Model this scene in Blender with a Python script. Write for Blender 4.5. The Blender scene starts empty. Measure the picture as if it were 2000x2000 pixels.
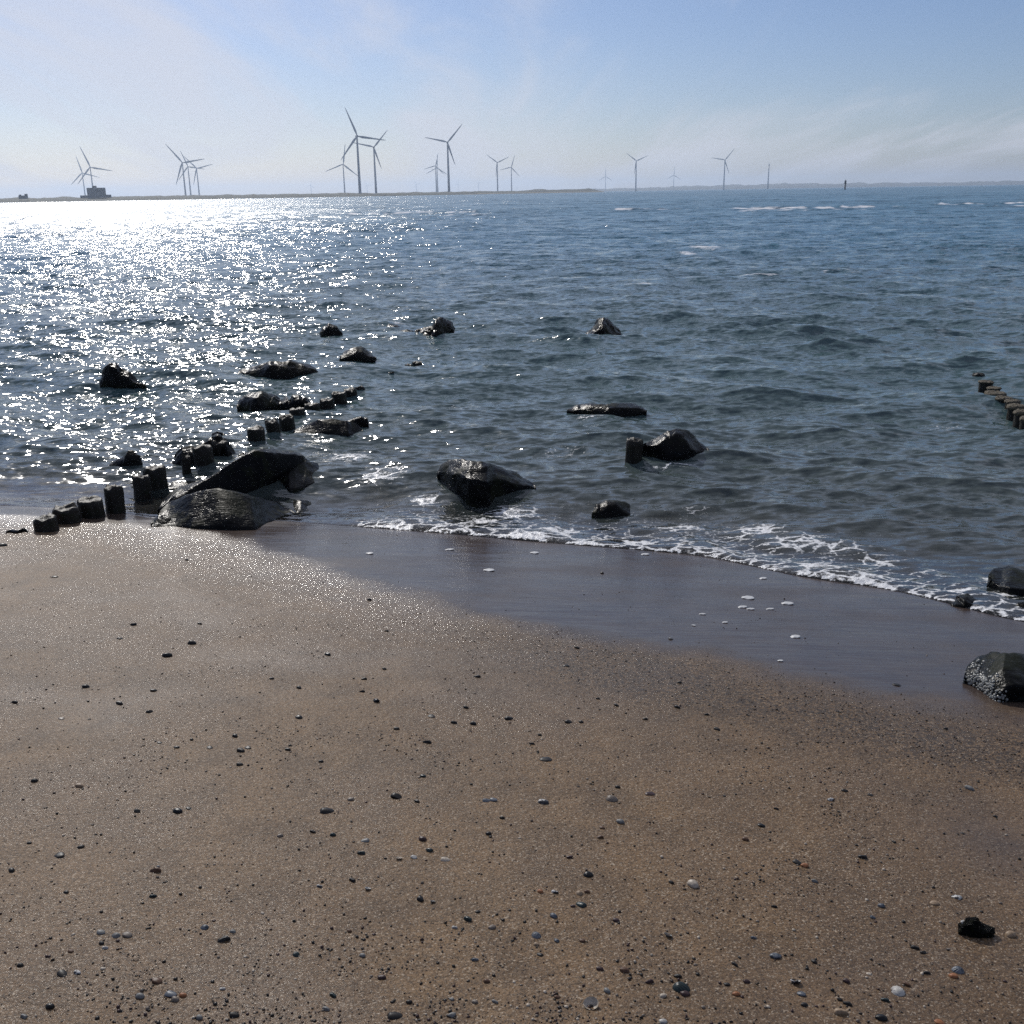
import bpy, bmesh, math, random
import numpy as np
from mathutils import Vector, Matrix, noise as mnoise

R = math.radians
scene = bpy.context.scene
COL = scene.collection
random.seed(7)
RNG = np.random.default_rng(11)

# ------------------------------------------------------------------ camera
CAM_H = 2.4
PITCH, ROLL = R(17.33), R(-0.92)
cam_d = bpy.data.cameras.new("camera")
cam_d.sensor_width = 36.0
cam_d.lens = 36.0
cam_d.clip_start = 0.05
cam_d.clip_end = 60000
cam = bpy.data.objects.new("camera", cam_d)
COL.objects.link(cam)
M_CAM = (Matrix.Translation((0, 0, CAM_H)) @ Matrix.Rotation(math.pi / 2 - PITCH, 4, 'X') @ Matrix.Rotation(ROLL, 4, 'Z'))
cam.matrix_world = M_CAM
scene.camera = cam
RC = np.array(M_CAM.to_3x3())

# ------------------------------------------------------------------ sun, sky, exposure
SUN_AZ, SUN_EL = R(-22.5), R(33.0)          # azimuth measured from +Y towards +X
SUN_DIR = Vector((math.sin(SUN_AZ) * math.cos(SUN_EL), math.cos(SUN_AZ) * math.cos(SUN_EL), math.sin(SUN_EL)))
sun_d = bpy.data.lights.new("sun", 'SUN')
sun_d.energy = 3.3
sun_d.angle = R(0.53)
sun_d.color = (1.0, 0.955, 0.89)
sun = bpy.data.objects.new("sun", sun_d)
sun.rotation_mode = 'QUATERNION'
sun.rotation_quaternion = SUN_DIR.to_track_quat('Z', 'Y')
sun.location = (-20, 40, 40)
COL.objects.link(sun)

world = bpy.data.worlds.new("World")
scene.world = world
world.use_nodes = True
wn, wl = world.node_tree.nodes, world.node_tree.links
wn.clear()
w_out = wn.new('ShaderNodeOutputWorld')
w_bg = wn.new('ShaderNodeBackground')
w_bg.inputs['Strength'].default_value = 0.088
sky = wn.new('ShaderNodeTexSky')
sky.sky_type = 'NISHITA'
sky.sun_disc = False
sky.sun_elevation = SUN_EL
sky.sun_rotation = SUN_AZ
sky.altitude = 0
sky.air_density = 1.0
sky.dust_density = 0.5
sky.ozone_density = 4.0
# thin cirrus veil: streaks of stretched noise mapped on a plane overhead
tc = wn.new('ShaderNodeTexCoord')
sep = wn.new('ShaderNodeSeparateXYZ'); wl.new(tc.outputs['Generated'], sep.inputs[0])
zz = wn.new('ShaderNodeMath'); zz.operation = 'MAXIMUM'; zz.inputs[1].default_value = 0.0
wl.new(sep.outputs['Z'], zz.inputs[0])
za = wn.new('ShaderNodeMath'); za.operation = 'ADD'; za.inputs[1].default_value = 0.12
wl.new(zz.outputs[0], za.inputs[0])
dx = wn.new('ShaderNodeMath'); dx.operation = 'DIVIDE'; wl.new(sep.outputs['X'], dx.inputs[0]); wl.new(za.outputs[0], dx.inputs[1])
dy = wn.new('ShaderNodeMath'); dy.operation = 'DIVIDE'; wl.new(sep.outputs['Y'], dy.inputs[0]); wl.new(za.outputs[0], dy.inputs[1])
cmb = wn.new('ShaderNodeCombineXYZ'); wl.new(dx.outputs[0], cmb.inputs[0]); wl.new(dy.outputs[0], cmb.inputs[1])
mr = wn.new('ShaderNodeMapping'); mr.inputs['Rotation'].default_value = (0, 0, 0); wl.new(cmb.outputs[0], mr.inputs[0])
mp = wn.new('ShaderNodeMapping'); mp.inputs['Scale'].default_value = (1.9, 0.38, 1); mp.inputs['Location'].default_value = (11.3, 1.5, 0)
wl.new(mr.outputs[0], mp.inputs[0])
cn = wn.new('ShaderNodeTexNoise'); cn.inputs['Scale'].default_value = 0.8; cn.inputs['Detail'].default_value = 7; cn.inputs['Roughness'].default_value = 0.55; cn.inputs['Distortion'].default_value = 0.6
wl.new(mp.outputs[0], cn.inputs['Vector'])
cr = wn.new('ShaderNodeMapRange'); cr.interpolation_type = 'SMOOTHSTEP'
cr.inputs['From Min'].default_value = 0.40; cr.inputs['From Max'].default_value = 0.70; cr.inputs['To Max'].default_value = 0.75
wl.new(cn.outputs['Fac'], cr.inputs['Value'])
# colour-balanced sky (phone camera renders the blue a little lavender)
w_tint = wn.new('ShaderNodeMix'); w_tint.data_type = 'RGBA'; w_tint.blend_type = 'MULTIPLY'; w_tint.inputs['Factor'].default_value = 1.0
w_tint.inputs['B'].default_value = (0.70, 0.715, 0.85, 1)
wl.new(sky.outputs[0], w_tint.inputs['A'])
w_cl = wn.new('ShaderNodeMix'); w_cl.data_type = 'RGBA'
w_cl.inputs['B'].default_value = (7.4, 7.6, 8.5, 1)
wl.new(w_tint.outputs['Result'], w_cl.inputs['A'])
wl.new(cr.outputs['Result'], w_cl.inputs['Factor'])
wl.new(w_cl.outputs['Result'], w_bg.inputs['Color'])
wl.new(w_bg.outputs[0], w_out.inputs[0])

scene.view_settings.view_transform = 'Standard'
scene.view_settings.look = 'None'
scene.view_settings.gamma = 1.0
scene.view_settings.exposure = 0.0
scene.cycles.use_denoising = False
scene.cycles.max_bounces = 6
scene.cycles.transparent_max_bounces = 8
scene.cycles.sample_clamp_indirect = 4.0

# ------------------------------------------------------------------ helpers
def pdir(px, py):
    """direction (world) through a pixel of the 2000 px photograph"""
    d = RC @ np.array([(px - 1000) / 2000.0, (1000 - py) / 2000.0, -1.0])
    return d / np.linalg.norm(d)

def depth_of(p):
    v = np.array(p, float) - np.array([0, 0, CAM_H])
    return float(-(RC.T @ v)[2])

def ss(a, b, x):
    t = np.clip((x - a) / (b - a), 0, 1)
    return t * t * (3 - 2 * t)

_P = np.random.default_rng(3).permutation(4096)
_G = np.random.default_rng(4).uniform(0, 2 * np.pi, 4096)
def perlin(x, y):
    xi = np.floor(x).astype(np.int64); yi = np.floor(y).astype(np.int64)
    xf = x - xi; yf = y - yi
    def g(ix, iy, fx, fy):
        a = _G[_P[(ix + _P[iy & 4095]) & 4095]]
        return np.cos(a) * fx + np.sin(a) * fy
    u = xf ** 3 * (xf * (xf * 6 - 15) + 10); v = yf ** 3 * (yf * (yf * 6 - 15) + 10)
    n00 = g(xi, yi, xf, yf); n10 = g(xi + 1, yi, xf - 1, yf)
    n01 = g(xi, yi + 1, xf, yf - 1); n11 = g(xi + 1, yi + 1, xf - 1, yf - 1)
    return (n00 * (1 - u) + n10 * u) * (1 - v) + (n01 * (1 - u) + n11 * u) * v

def tag(o, label=None, cat=None, group=None, kind=None):
    if label: o["label"] = label
    if cat: o["category"] = cat
    if group: o["group"] = group
    if kind: o["kind"] = kind
    return o

def mesh_obj(name, verts, faces, mat, parent=None, smooth=True):
    me = bpy.data.meshes.new(name)
    me.from_pydata([tuple(v) for v in verts], [], [tuple(f) for f in faces])
    me.update()
    if mat: me.materials.append(mat)
    if smooth: me.polygons.foreach_set("use_smooth", [True] * len(me.polygons))
    o = bpy.data.objects.new(name, me)
    COL.objects.link(o)
    if parent: o.parent = parent
    return o

def grid_mesh(name, X, Y, Z, mat, attrs):
    n, m = X.shape
    co = np.stack([X, Y, Z], -1).reshape(-1, 3).astype(np.float32)
    idx = np.arange(n * m).reshape(n, m)
    q = np.stack([idx[:-1, :-1], idx[:-1, 1:], idx[1:, 1:], idx[1:, :-1]], -1).reshape(-1, 4)
    me = bpy.data.meshes.new(name)
    me.vertices.add(n * m); me.vertices.foreach_set("co", co.ravel())
    me.loops.add(q.size); me.loops.foreach_set("vertex_index", q.ravel().astype(np.int32))
    me.polygons.add(len(q)); me.polygons.foreach_set("loop_start", np.arange(0, q.size, 4, dtype=np.int32))
    me.polygons.foreach_set("use_smooth", np.ones(len(q), dtype=bool))
    me.update(calc_edges=True)
    for k, a in attrs.items():
        at = me.attributes.new(k, 'FLOAT', 'POINT')
        at.data.foreach_set("value", a.astype(np.float32).ravel())
    me.materials.append(mat)
    o = bpy.data.objects.new(name, me)
    COL.objects.link(o)
    return o

class NT:
    """tiny node-tree writer"""
    def __init__(s, name):
        s.m = bpy.data.materials.new(name); s.m.use_nodes = True
        s.n, s.l = s.m.node_tree.nodes, s.m.node_tree.links
        s.n.clear(); s.out = s.n.new('ShaderNodeOutputMaterial')
    def new(s, t, **kw):
        nd = s.n.new(t)
        for k, v in kw.items(): setattr(nd, k, v)
        return nd
    def put(s, sock, v):
        if isinstance(v, bpy.types.NodeSocket): s.l.new(v, sock)
        else: sock.default_value = v
    def math(s, op, a, b=None, c=None, clamp=False):
        nd = s.new('ShaderNodeMath', operation=op, use_clamp=clamp)
        s.put(nd.inputs[0], a)
        if b is not None: s.put(nd.inputs[1], b)
        if c is not None: s.put(nd.inputs[2], c)
        return nd.outputs[0]
    def rng(s, v, a, b, c=0.0, d=1.0, smooth=True):
        nd = s.new('ShaderNodeMapRange')
        if smooth: nd.interpolation_type = 'SMOOTHSTEP'
        s.put(nd.inputs['Value'], v); s.put(nd.inputs['From Min'], a); s.put(nd.inputs['From Max'], b)
        s.put(nd.inputs['To Min'], c); s.put(nd.inputs['To Max'], d)
        return nd.outputs['Result']
    def noise(s, vec, scale, detail=2, rough=0.5, dist=0.0, out='Fac'):
        nd = s.new('ShaderNodeTexNoise')
        s.put(nd.inputs['Vector'], vec); s.put(nd.inputs['Scale'], scale)
        nd.inputs['Detail'].default_value = detail; nd.inputs['Roughness'].default_value = rough; nd.inputs['Distortion'].default_value = dist
        return nd.outputs[out]
    def voro(s, vec, scale, feature='F1', out='Distance', rnd=1.0):
        nd = s.new('ShaderNodeTexVoronoi', feature=feature)
        s.put(nd.inputs['Vector'], vec); s.put(nd.inputs['Scale'], scale); nd.inputs['Randomness'].default_value = rnd
        return nd.outputs[out]
    def mixc(s, f, a, b, blend='MIX'):
        nd = s.new('ShaderNodeMix', data_type='RGBA', blend_type=blend)
        s.put(nd.inputs['Factor'], f)
        s.put(nd.inputs['A'], a if isinstance(a, bpy.types.NodeSocket) else (*a, 1))
        s.put(nd.inputs['B'], b if isinstance(b, bpy.types.NodeSocket) else (*b, 1))
        return nd.outputs['Result']
    def mapping(s, vec, rot=(0, 0, 0), scale=(1, 1, 1), loc=(0, 0, 0)):
        nd = s.new('ShaderNodeMapping')
        s.put(nd.inputs['Vector'], vec); nd.inputs['Rotation'].default_value = rot; nd.inputs['Scale'].default_value = scale; nd.inputs['Location'].default_value = loc
        return nd.outputs[0]
    def attr(s, name):
        return s.new('ShaderNodeAttribute', attribute_name=name).outputs['Fac']
    def obj(s): return s.new('ShaderNodeTexCoord').outputs['Object']
    def pos(s): return s.new('ShaderNodeNewGeometry').outputs['Position']
    def bump(s, h, dist=1.0, strength=1.0, normal=None):
        nd = s.new('ShaderNodeBump'); nd.inputs['Strength'].default_value = strength; nd.inputs['Distance'].default_value = dist
        s.put(nd.inputs['Height'], h)
        if normal is not None: s.put(nd.inputs['Normal'], normal)
        return nd.outputs[0]
    def pbr(s, col, rough, normal=None, ior=1.45, spec=0.5, **kw):
        nd = s.new('ShaderNodeBsdfPrincipled')
        s.put(nd.inputs['Base Color'], col if isinstance(col, bpy.types.NodeSocket) else (*col, 1))
        s.put(nd.inputs['Roughness'], rough); nd.inputs['IOR'].default_value = ior
        s.put(nd.inputs['Specular IOR Level'], spec)
        if normal is not None: s.put(nd.inputs['Normal'], normal)
        for k, v in kw.items(): s.put(nd.inputs[k.replace('_', ' ')], v)
        return nd.outputs[0]
    def done(s, sh):
        s.l.new(sh, s.out.inputs['Surface']); return s.m

# ------------------------------------------------------------------ beach shape
NU = np.array([0.29, 0.957]); NU /= np.linalg.norm(NU)      # seaward direction on the ground
def uv_of(x, y):
    return NU[0] * x + NU[1] * y, NU[1] * x - NU[0] * y

def sand_base(x, y):
    u, v = uv_of(x, y)
    z = 0.80 - 0.127 * u
    z = np.where(u > 9.0, 0.80 - 0.127 * 9.0 - 0.05 * (u - 9.0), z)
    z = np.maximum(z, -2.2)
    z = np.where(u < 0, 0.80 - 0.05 * u, z)
    return z

def hit(px, py, zf):
    """where the ray through a pixel meets height zf (number or function)"""
    d = pdir(px, py)
    z = 0.0 if callable(zf) else zf
    for _ in range(40):
        t = (z - CAM_H) / d[2]
        p = np.array([0, 0, CAM_H]) + d * t
        if not callable(zf): break
        z = 0.5 * z + 0.5 * float(zf(np.array(p[0]), np.array(p[1])))
    return p

def curve_uv(pts, zf):
    q = [uv_of(*hit(px, py, zf)[:2]) for px, py in pts]
    q.sort(key=lambda a: a[1])
    vv = np.linspace(q[0][1], q[-1][1], 600)
    uu = np.interp(vv, [a[1] for a in q], [a[0] for a in q])
    uu = np.minimum(uu, 6.95)
    w = np.exp(-np.linspace(-2.3, 2.3, 71) ** 2); w /= w.sum()
    uu = np.convolve(np.pad(uu, 35, mode='edge'), w, mode='valid')
    return vv, uu

# edge of the swash and upper edge of the mirror-wet sand, as seen in the photograph
EDGE_PX = [(-300, 985), (0, 987), (110, 992), (240, 1003), (330, 1016), (430, 1024), (520, 1008), (600, 986), (680, 970), (760, 968),
           (850, 985), (940, 1012), (1030, 1038), (1130, 1050), (1290, 1062), (1410, 1092), (1560, 1128), (1720, 1148), (1850, 1176), (1960, 1214), (2060, 1225), (2400, 1270)]
WET_PX = [(-300, 1008), (0, 1010), (250, 1022), (430, 1052), (560, 1085), (750, 1150), (900, 1190), (1150, 1240), (1400, 1290), (1600, 1330), (1800, 1372), (2000, 1400), (2400, 1460)]
EV, EU = curve_uv(EDGE_PX, sand_base)
WV, WU = curve_uv(WET_PX, sand_base)
def edge_u(v): return np.interp(v, EV, EU)
def wet_u(v): return np.interp(v, WV, WU)

def sand_z(x, y):
    x = np.asarray(x, float); y = np.asarray(y, float)
    u, v = uv_of(x, y)
    z = sand_base(x, y)
    rough = 1 - 0.75 * ss(-0.15, 0.35, u - wet_u(v))
    z = z + 0.010 * perlin(x * 0.8 + 5, y * 0.8) + rough * (0.0045 * perlin(v * 2.3 + 40, u * 4.1) + 0.0022 * perlin(v * 7 + 3, u * 11) + 0.0013 * perlin(x * 23, y * 23))
    return z

# ------------------------------------------------------------------ sand
def sand_material():
    t = NT("sand")
    p = t.pos(); wet = t.attr("wet"); coarse = t.attr("coarse")
    g1 = t.noise(p, 330, 2, 0.6); g2 = t.noise(p, 120, 3, 0.6); g3 = t.noise(p, 5, 4, 0.6); g4 = t.noise(p, 1.3, 3, 0.5)
    g5 = t.noise(t.mapping(p, rot=(0, 0, R(-20)), scale=(30, 55, 30)), 1.0, 4, 0.6)
    vcell = t.voro(p, 240, out='Color')
    sepn = t.new('ShaderNodeSeparateColor'); t.l.new(vcell, sepn.inputs[0])
    grain = sepn.outputs[0]
    damp = t.mixc(t.rng(g4, 0.35, 0.65), (0.200, 0.124, 0.063), (0.166, 0.104, 0.056))
    damp = t.mixc(t.rng(g3, 0.35, 0.7), damp, (0.132, 0.083, 0.045))
    damp = t.mixc(t.math('MULTIPLY', t.rng(grain, 0.55, 0.95), 0.62), damp, (0.030, 0.022, 0.017))
    damp = t.mixc(t.math('MULTIPLY', t.rng(grain, 0.16, 0.02), 0.7), damp, (0.40, 0.33, 0.25))
    dark = t.math('MULTIPLY', t.rng(g2, 0.49, 0.58), t.math('MULTIPLY_ADD', coarse, 0.55, 0.28), clamp=True)
    g6 = t.noise(p, 52, 4, 0.7)
    dark = t.math('MAXIMUM', dark, t.math('MULTIPLY', t.rng(g6, 0.48, 0.56), t.math('MULTIPLY', coarse, 0.9)))
    damp = t.mixc(dark, damp, (0.036, 0.027, 0.022))
    wcol = t.mixc(t.rng(g3, 0.3, 0.7), (0.066, 0.049, 0.040), (0.050, 0.037, 0.032))
    col = t.mixc(wet, damp, wcol)
    hgt = t.math('ADD', t.math('MULTIPLY', g1, 0.0014), t.math('MULTIPLY', g2, 0.0032))
    hgt = t.math('ADD', hgt, t.math('MULTIPLY', grain, 0.0010))
    hgt = t.math('ADD', hgt, t.math('MULTIPLY', g5, 0.0060))
    dry = t.math('SUBTRACT', 1.0, wet)
    hgt = t.math('MULTIPLY', hgt, t.math('MULTIPLY_ADD', dry, 0.96, 0.04))
    film = t.math('MULTIPLY', t.noise(t.mapping(p, rot=(0, 0, R(25)), scale=(1.6, 11, 5)), 1.0, 5, 0.65), t.math('MULTIPLY', wet, 0.0042))
    nrm = t.bump(t.math('ADD', hgt, film), 1.0, 1.0)
    # water skin on single grains: every grain a small facet of its own tilt
    facet = t.voro(p, 380, out='Color')
    fs = t.new('ShaderNodeVectorMath', operation='SUBTRACT'); t.l.new(facet, fs.inputs[0]); fs.inputs[1].default_value = (0.5, 0.5, 0.5)
    fm = t.new('ShaderNodeVectorMath', operation='SCALE'); t.l.new(fs.outputs[0], fm.inputs[0]); t.put(fm.inputs['Scale'], t.rng(wet, 0, 1, 0.44, 0.04))
    fa = t.new('ShaderNodeVectorMath', operation='ADD'); t.l.new(fm.outputs[0], fa.inputs[0]); t.l.new(nrm, fa.inputs[1])
    fnm = t.new('ShaderNodeVectorMath', operation='NORMALIZE'); t.l.new(fa.outputs[0], fnm.inputs[0])
    rough = t.math('ADD', t.rng(wet, 0, 1, 0.52, 0.13, smooth=False), t.math('MULTIPLY', wet, t.rng(t.noise(t.mapping(p, rot=(0, 0, R(25)), scale=(0.8, 2.2, 1)), 1.0, 4, 0.6), 0.4, 0.7, 0.0, 0.20)))
    spec = t.rng(wet, 0, 1, 0.19, 0.36, smooth=False)
    pb = t.pbr(col, rough, nrm, ior=1.4, spec=spec)
    bs = pb.node
    bs.inputs['Coat IOR'].default_value = 1.33
    bs.inputs['Coat Roughness'].default_value = 0.13
    t.put(bs.inputs['Coat Weight'], t.math('MULTIPLY', dry, t.math('ADD', t.rng(g4, 0.35, 0.7, 0.02, 0.20), t.attr('sheen'), clamp=True)))
    t.l.new(fnm.outputs[0], bs.inputs['Coat Normal'])
    return t.done(pb)
MAT_SAND = sand_material()

def build_sand():
    xs = np.concatenate([np.linspace(-60, -6, 40, endpoint=False), np.arange(-6, 6, 0.0125), np.linspace(6, 60, 41)])
    ys = [-40, -20, -10, -5, -3, -2, -1, 0, 0.6, 1.0, 1.3]
    y = 1.3
    while y < 10: y *= 1.0042; ys.append(y)
    while y < 60: y *= 1.05; ys.append(y)
    ys = np.array(ys)
    X, Y = np.meshgrid(xs, ys)
    Z = sand_z(X, Y)
    u, v = uv_of(X, Y)
    d = u - wet_u(v) + 0.16 * perlin(v * 1.2, u * 1.7) + 0.10 * perlin(v * 4, u * 6) + 0.05 * perlin(v * 15, u * 22)
    wet = ss(-0.30, 0.22, d)
    pw = hit(1960, 1650, sand_base)
    wet = np.maximum(wet, 0.55 * np.exp(-((X - pw[0]) / .22) ** 2 - ((Y - pw[1]) / .30) ** 2))
    wet = np.maximum(wet, 0.18 * ss(0.05, 0.45, perlin(X * 0.55 + 2.2, Y * 0.8 + 1.1) + 0.4 * perlin(X * 2.1, Y * 3.0)))
    sheen = 0.80 * ss(-1.0, -0.1, d) * ss(0.3, -1.4, X) + 0.12 * ss(-0.6, 0.0, d)
    coarse = np.exp(-((d + 0.42) / 0.42) ** 2) * ss(-0.9, 0.6, X) + 0.35 * np.clip(perlin(X * 1.1 + 9, Y * 1.1) * 2, 0, 1)
    o = grid_mesh("sand_beach", X, Y, Z, MAT_SAND, {"wet": wet, "coarse": np.clip(coarse, 0, 1), "sheen": sheen})
    tag(o, kind="structure", label="brown damp sand beach sloping down to the water")
build_sand()

# ------------------------------------------------------------------ water
_rw = np.random.default_rng(21)
NW = 110
LAM = np.exp(_rw.uniform(np.log(0.14), np.log(4.5), NW))
TH = math.atan2(-NU[1], -NU[0]) + R(8) + _rw.normal(0, R(30), NW)      # travelling towards the beach
KK = 2 * np.pi / LAM
SL = np.where(LAM > 2.0, 0.017, np.where(LAM > 0.9, 0.029, 0.037))
LSW = [(2.4, -4), (3.1, 6), (3.9, -9), (4.8, 3), (2.9, 11)]      # a little long-crested swell
for _i, (_l, _a) in enumerate(LSW):
    LAM[_i] = _l; KK[_i] = 2 * np.pi / _l; SL[_i] = 0.026; TH[_i] = math.atan2(-NU[1], -NU[0]) + R(6 + _a)
AMP = SL / KK
PH = _rw.uniform(0, 2 * np.pi, NW)

BLOBS = []      # (x, y, radius along shore, radius across, strength) of broken foam
def blob(px, py, wpx, hpx, s):
    p = hit(px, py, 0.0); q = hit(px, py - hpx / 2, 0.0); r = hit(px, py + hpx / 2, 0.0)
    BLOBS.append((p[0], p[1], max(0.05, wpx / 2 * depth_of(p) / 2000), max(0.04, abs(q[1] - r[1]) / 2), s))
for b in [(1375, 487, 100, 13, .82), (1345, 497, 60, 8, .7), (1265, 557, 150, 12, .82), (1490, 541, 130, 8, .81), (1640, 537, 130, 10, .82), (750, 553, 110, 8, .55),
          (690, 890, 110, 36, .60), (745, 925, 120, 34, .60), (830, 962, 80, 24, .64), (1000, 985, 150, 34, .62), (1090, 1020, 160, 34, .62), (1240, 1040, 120, 30, .62),
          (950, 1002, 70, 22, .70), (790, 636, 100, 10, .62), (1185, 664, 90, 6, .55), (1150, 815, 90, 8, .5), (1310, 914, 130, 10, .52),
          (1440, 1085, 90, 24, .62), (1510, 1100, 120, 36, .62), (1600, 1100, 160, 50, .62), (1700, 1125, 140, 30, .62), (1560, 1050, 240, 50, .56), (1470, 1025, 220, 40, .54), (1640, 1060, 160, 40, .54), (1720, 1085, 160, 36, .54), (1330, 1010, 160, 30, .52),
          (1945, 1142, 36, 44, .9), (1880, 1160, 90, 12, .8), (1965, 1174, 70, 14, .75), (1800, 1110, 140, 30, .46), (1750, 740, 120, 30, .25), (1850, 830, 160, 30, .38),
          (250, 670, 200, 14, .5), (150, 600, 300, 20, .6), (1360, 985, 120, 20, .4), (900, 800, 160, 30, .36), (1100, 880, 200, 40, .36)]:
    blob(*b)

def water_fields(X, Y, cell):
    """displaced surface, thickness over the sand and foam amount at grid points; cell = local grid spacing"""
    zs = sand_z(X, Y)
    u, v = uv_of(X, Y)
    d = u - edge_u(v)
    deep = np.clip(-zs, 0, None)
    long_f = ss(0.0, 0.45, deep); short_f = 0.25 + 0.75 * ss(0.0, 0.25, deep)
    rr = np.hypot(X, Y)
    gust = 0.85 + 0.35 * perlin(X * 0.05 + 7, Y * 0.03) + 0.40 * perlin(X * 0.25, Y * 0.13 + 4)
    DX = np.zeros_like(X); DY = np.zeros_like(X); DZ = np.zeros_like(X)
    for i in range(NW):
        cx, cy = math.cos(TH[i]), math.sin(TH[i])
        fade = ss(1.6, 3.2, LAM[i] / cell) * (long_f if LAM[i] > 0.9 else short_f) * gust
        ph = KK[i] * (cx * X + cy * Y) + PH[i]
        s, c = np.sin(ph), np.cos(ph)
        DZ += AMP[i] * fade * c
        q = 0.95 * AMP[i] * fade
        DX -= q * cx * s; DY -= q * cy * s
    # foam and breakers on the outer bar
    bar_d = 126 + 6 * perlin(X * 0.03, X * 0 + 2.5) + 3 * perlin(X * 0.11, X * 0 + 8)
    foam = np.zeros_like(X)
    for off, amp, sc in ((0, 0.45, 0.045), (9, 0.35, 0.06), (-7, 0.22, 0.05)):
        g = np.exp(-((Y - bar_d - off) / 1.6) ** 2)
        on = ss(0.0, 0.34, perlin(X * sc + off * 3, X * 0 + off * 1.7) + 0.5 * perlin(X * sc * 5, X * 0 + off) + 0.05 + 0.0035 * np.clip(X, -40, 60))
        lump = 0.65 + 0.6 * perlin(X * 0.7, Y * 0.7)
        DZ += amp * g * (0.35 + 0.65 * on) * lump
        foam = np.maximum(foam, (0.66 + 0.55 * perlin(X * 0.9 + off, Y * 1.1)) * on * np.exp(-((Y - bar_d - off + 0.9) / 1.5) ** 2))
    for bx, by, ra, rc, s in BLOBS:
        m = (np.abs(X - bx) < 3 * ra) & (np.abs(Y - by) < 3 * rc)
        if m.any():
            g = np.exp(-((X[m] - bx) / ra) ** 2 - ((Y[m] - by) / rc) ** 2)
            foam[m] = np.maximum(foam[m], s * g * (1 if by < 14 else ss(-0.13, 0.02, DZ[m] + 0.05 * perlin(X[m] * 1.7, Y[m] * 2.3))))
            DZ[m] += (0.14 if s > 0.8 else 0.05) * s * g * (rc > 0.2)
    # swash front: a little bore running over the sand
    act = ss(-3.9, -3.0, v) * 0.9 + 0.10
    front = np.exp(-np.clip(d, 0, None) / 0.32) * ss(-0.02, 0.03, d) * act
    brk = ss(-0.25, 0.25, perlin(v * 2.1 + 3, d * 1.5) + 0.10)
    thin = ss(-0.35, 0.30, perlin(v * 0.9 + 17, d * 0.4) + 0.5 * perlin(v * 5.3, d * 4 + 2))
    foam = np.maximum(foam, front * (0.46 + 0.34 * brk) * (0.66 + 0.42 * thin))
    lace = np.exp(-np.clip(d, 0, None) / 1.3) * act * 0.50
    foam = np.maximum(foam, lace * (d > 0))
    foam = np.where(d < 0, 0, foam)
    crest = ss(0.10, 0.20, DZ) * (rr > 14) * ss(0.05, 0.4, perlin(X * 0.3, Y * 0.2))
    foam = np.maximum(foam, 0.55 * crest)
    film = zs + np.where(d > 0, (0.002 + 0.034 * act * (1 - np.exp(-np.clip(d, 0, None) / 0.07)) * (0.5 + 0.7 * brk)), 0.002 + np.clip(d, -0.1, 0) * 0.4)
    film = film + 0.02 * np.clip(d, 0, 1.5) + 0.25 * DZ
    blend = ss(0.25, 1.6, d)
    Z = film * (1 - blend) + np.maximum(DZ, zs + 0.015) * blend
    Z = np.where(d > -0.005, Z, np.minimum(Z, zs + 0.002 + np.clip(d, -0.1, 0) * 0.4))
    fl = ss(0.35, 0.8, foam)
    Z = Z + fl * (cell < 0.1) * (0.010 * perlin(X * 19, Y * 19) + 0.006 * perlin(X * 45, Y * 45)) * (d > 0.02)
    thick = np.clip(Z - zs, 0, 3)
    mv = ss(0.2, 1.5, d)
    return X + DX * mv, Y + DY * mv, Z, thick, np.clip(foam, 0, 1.2), d

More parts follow.
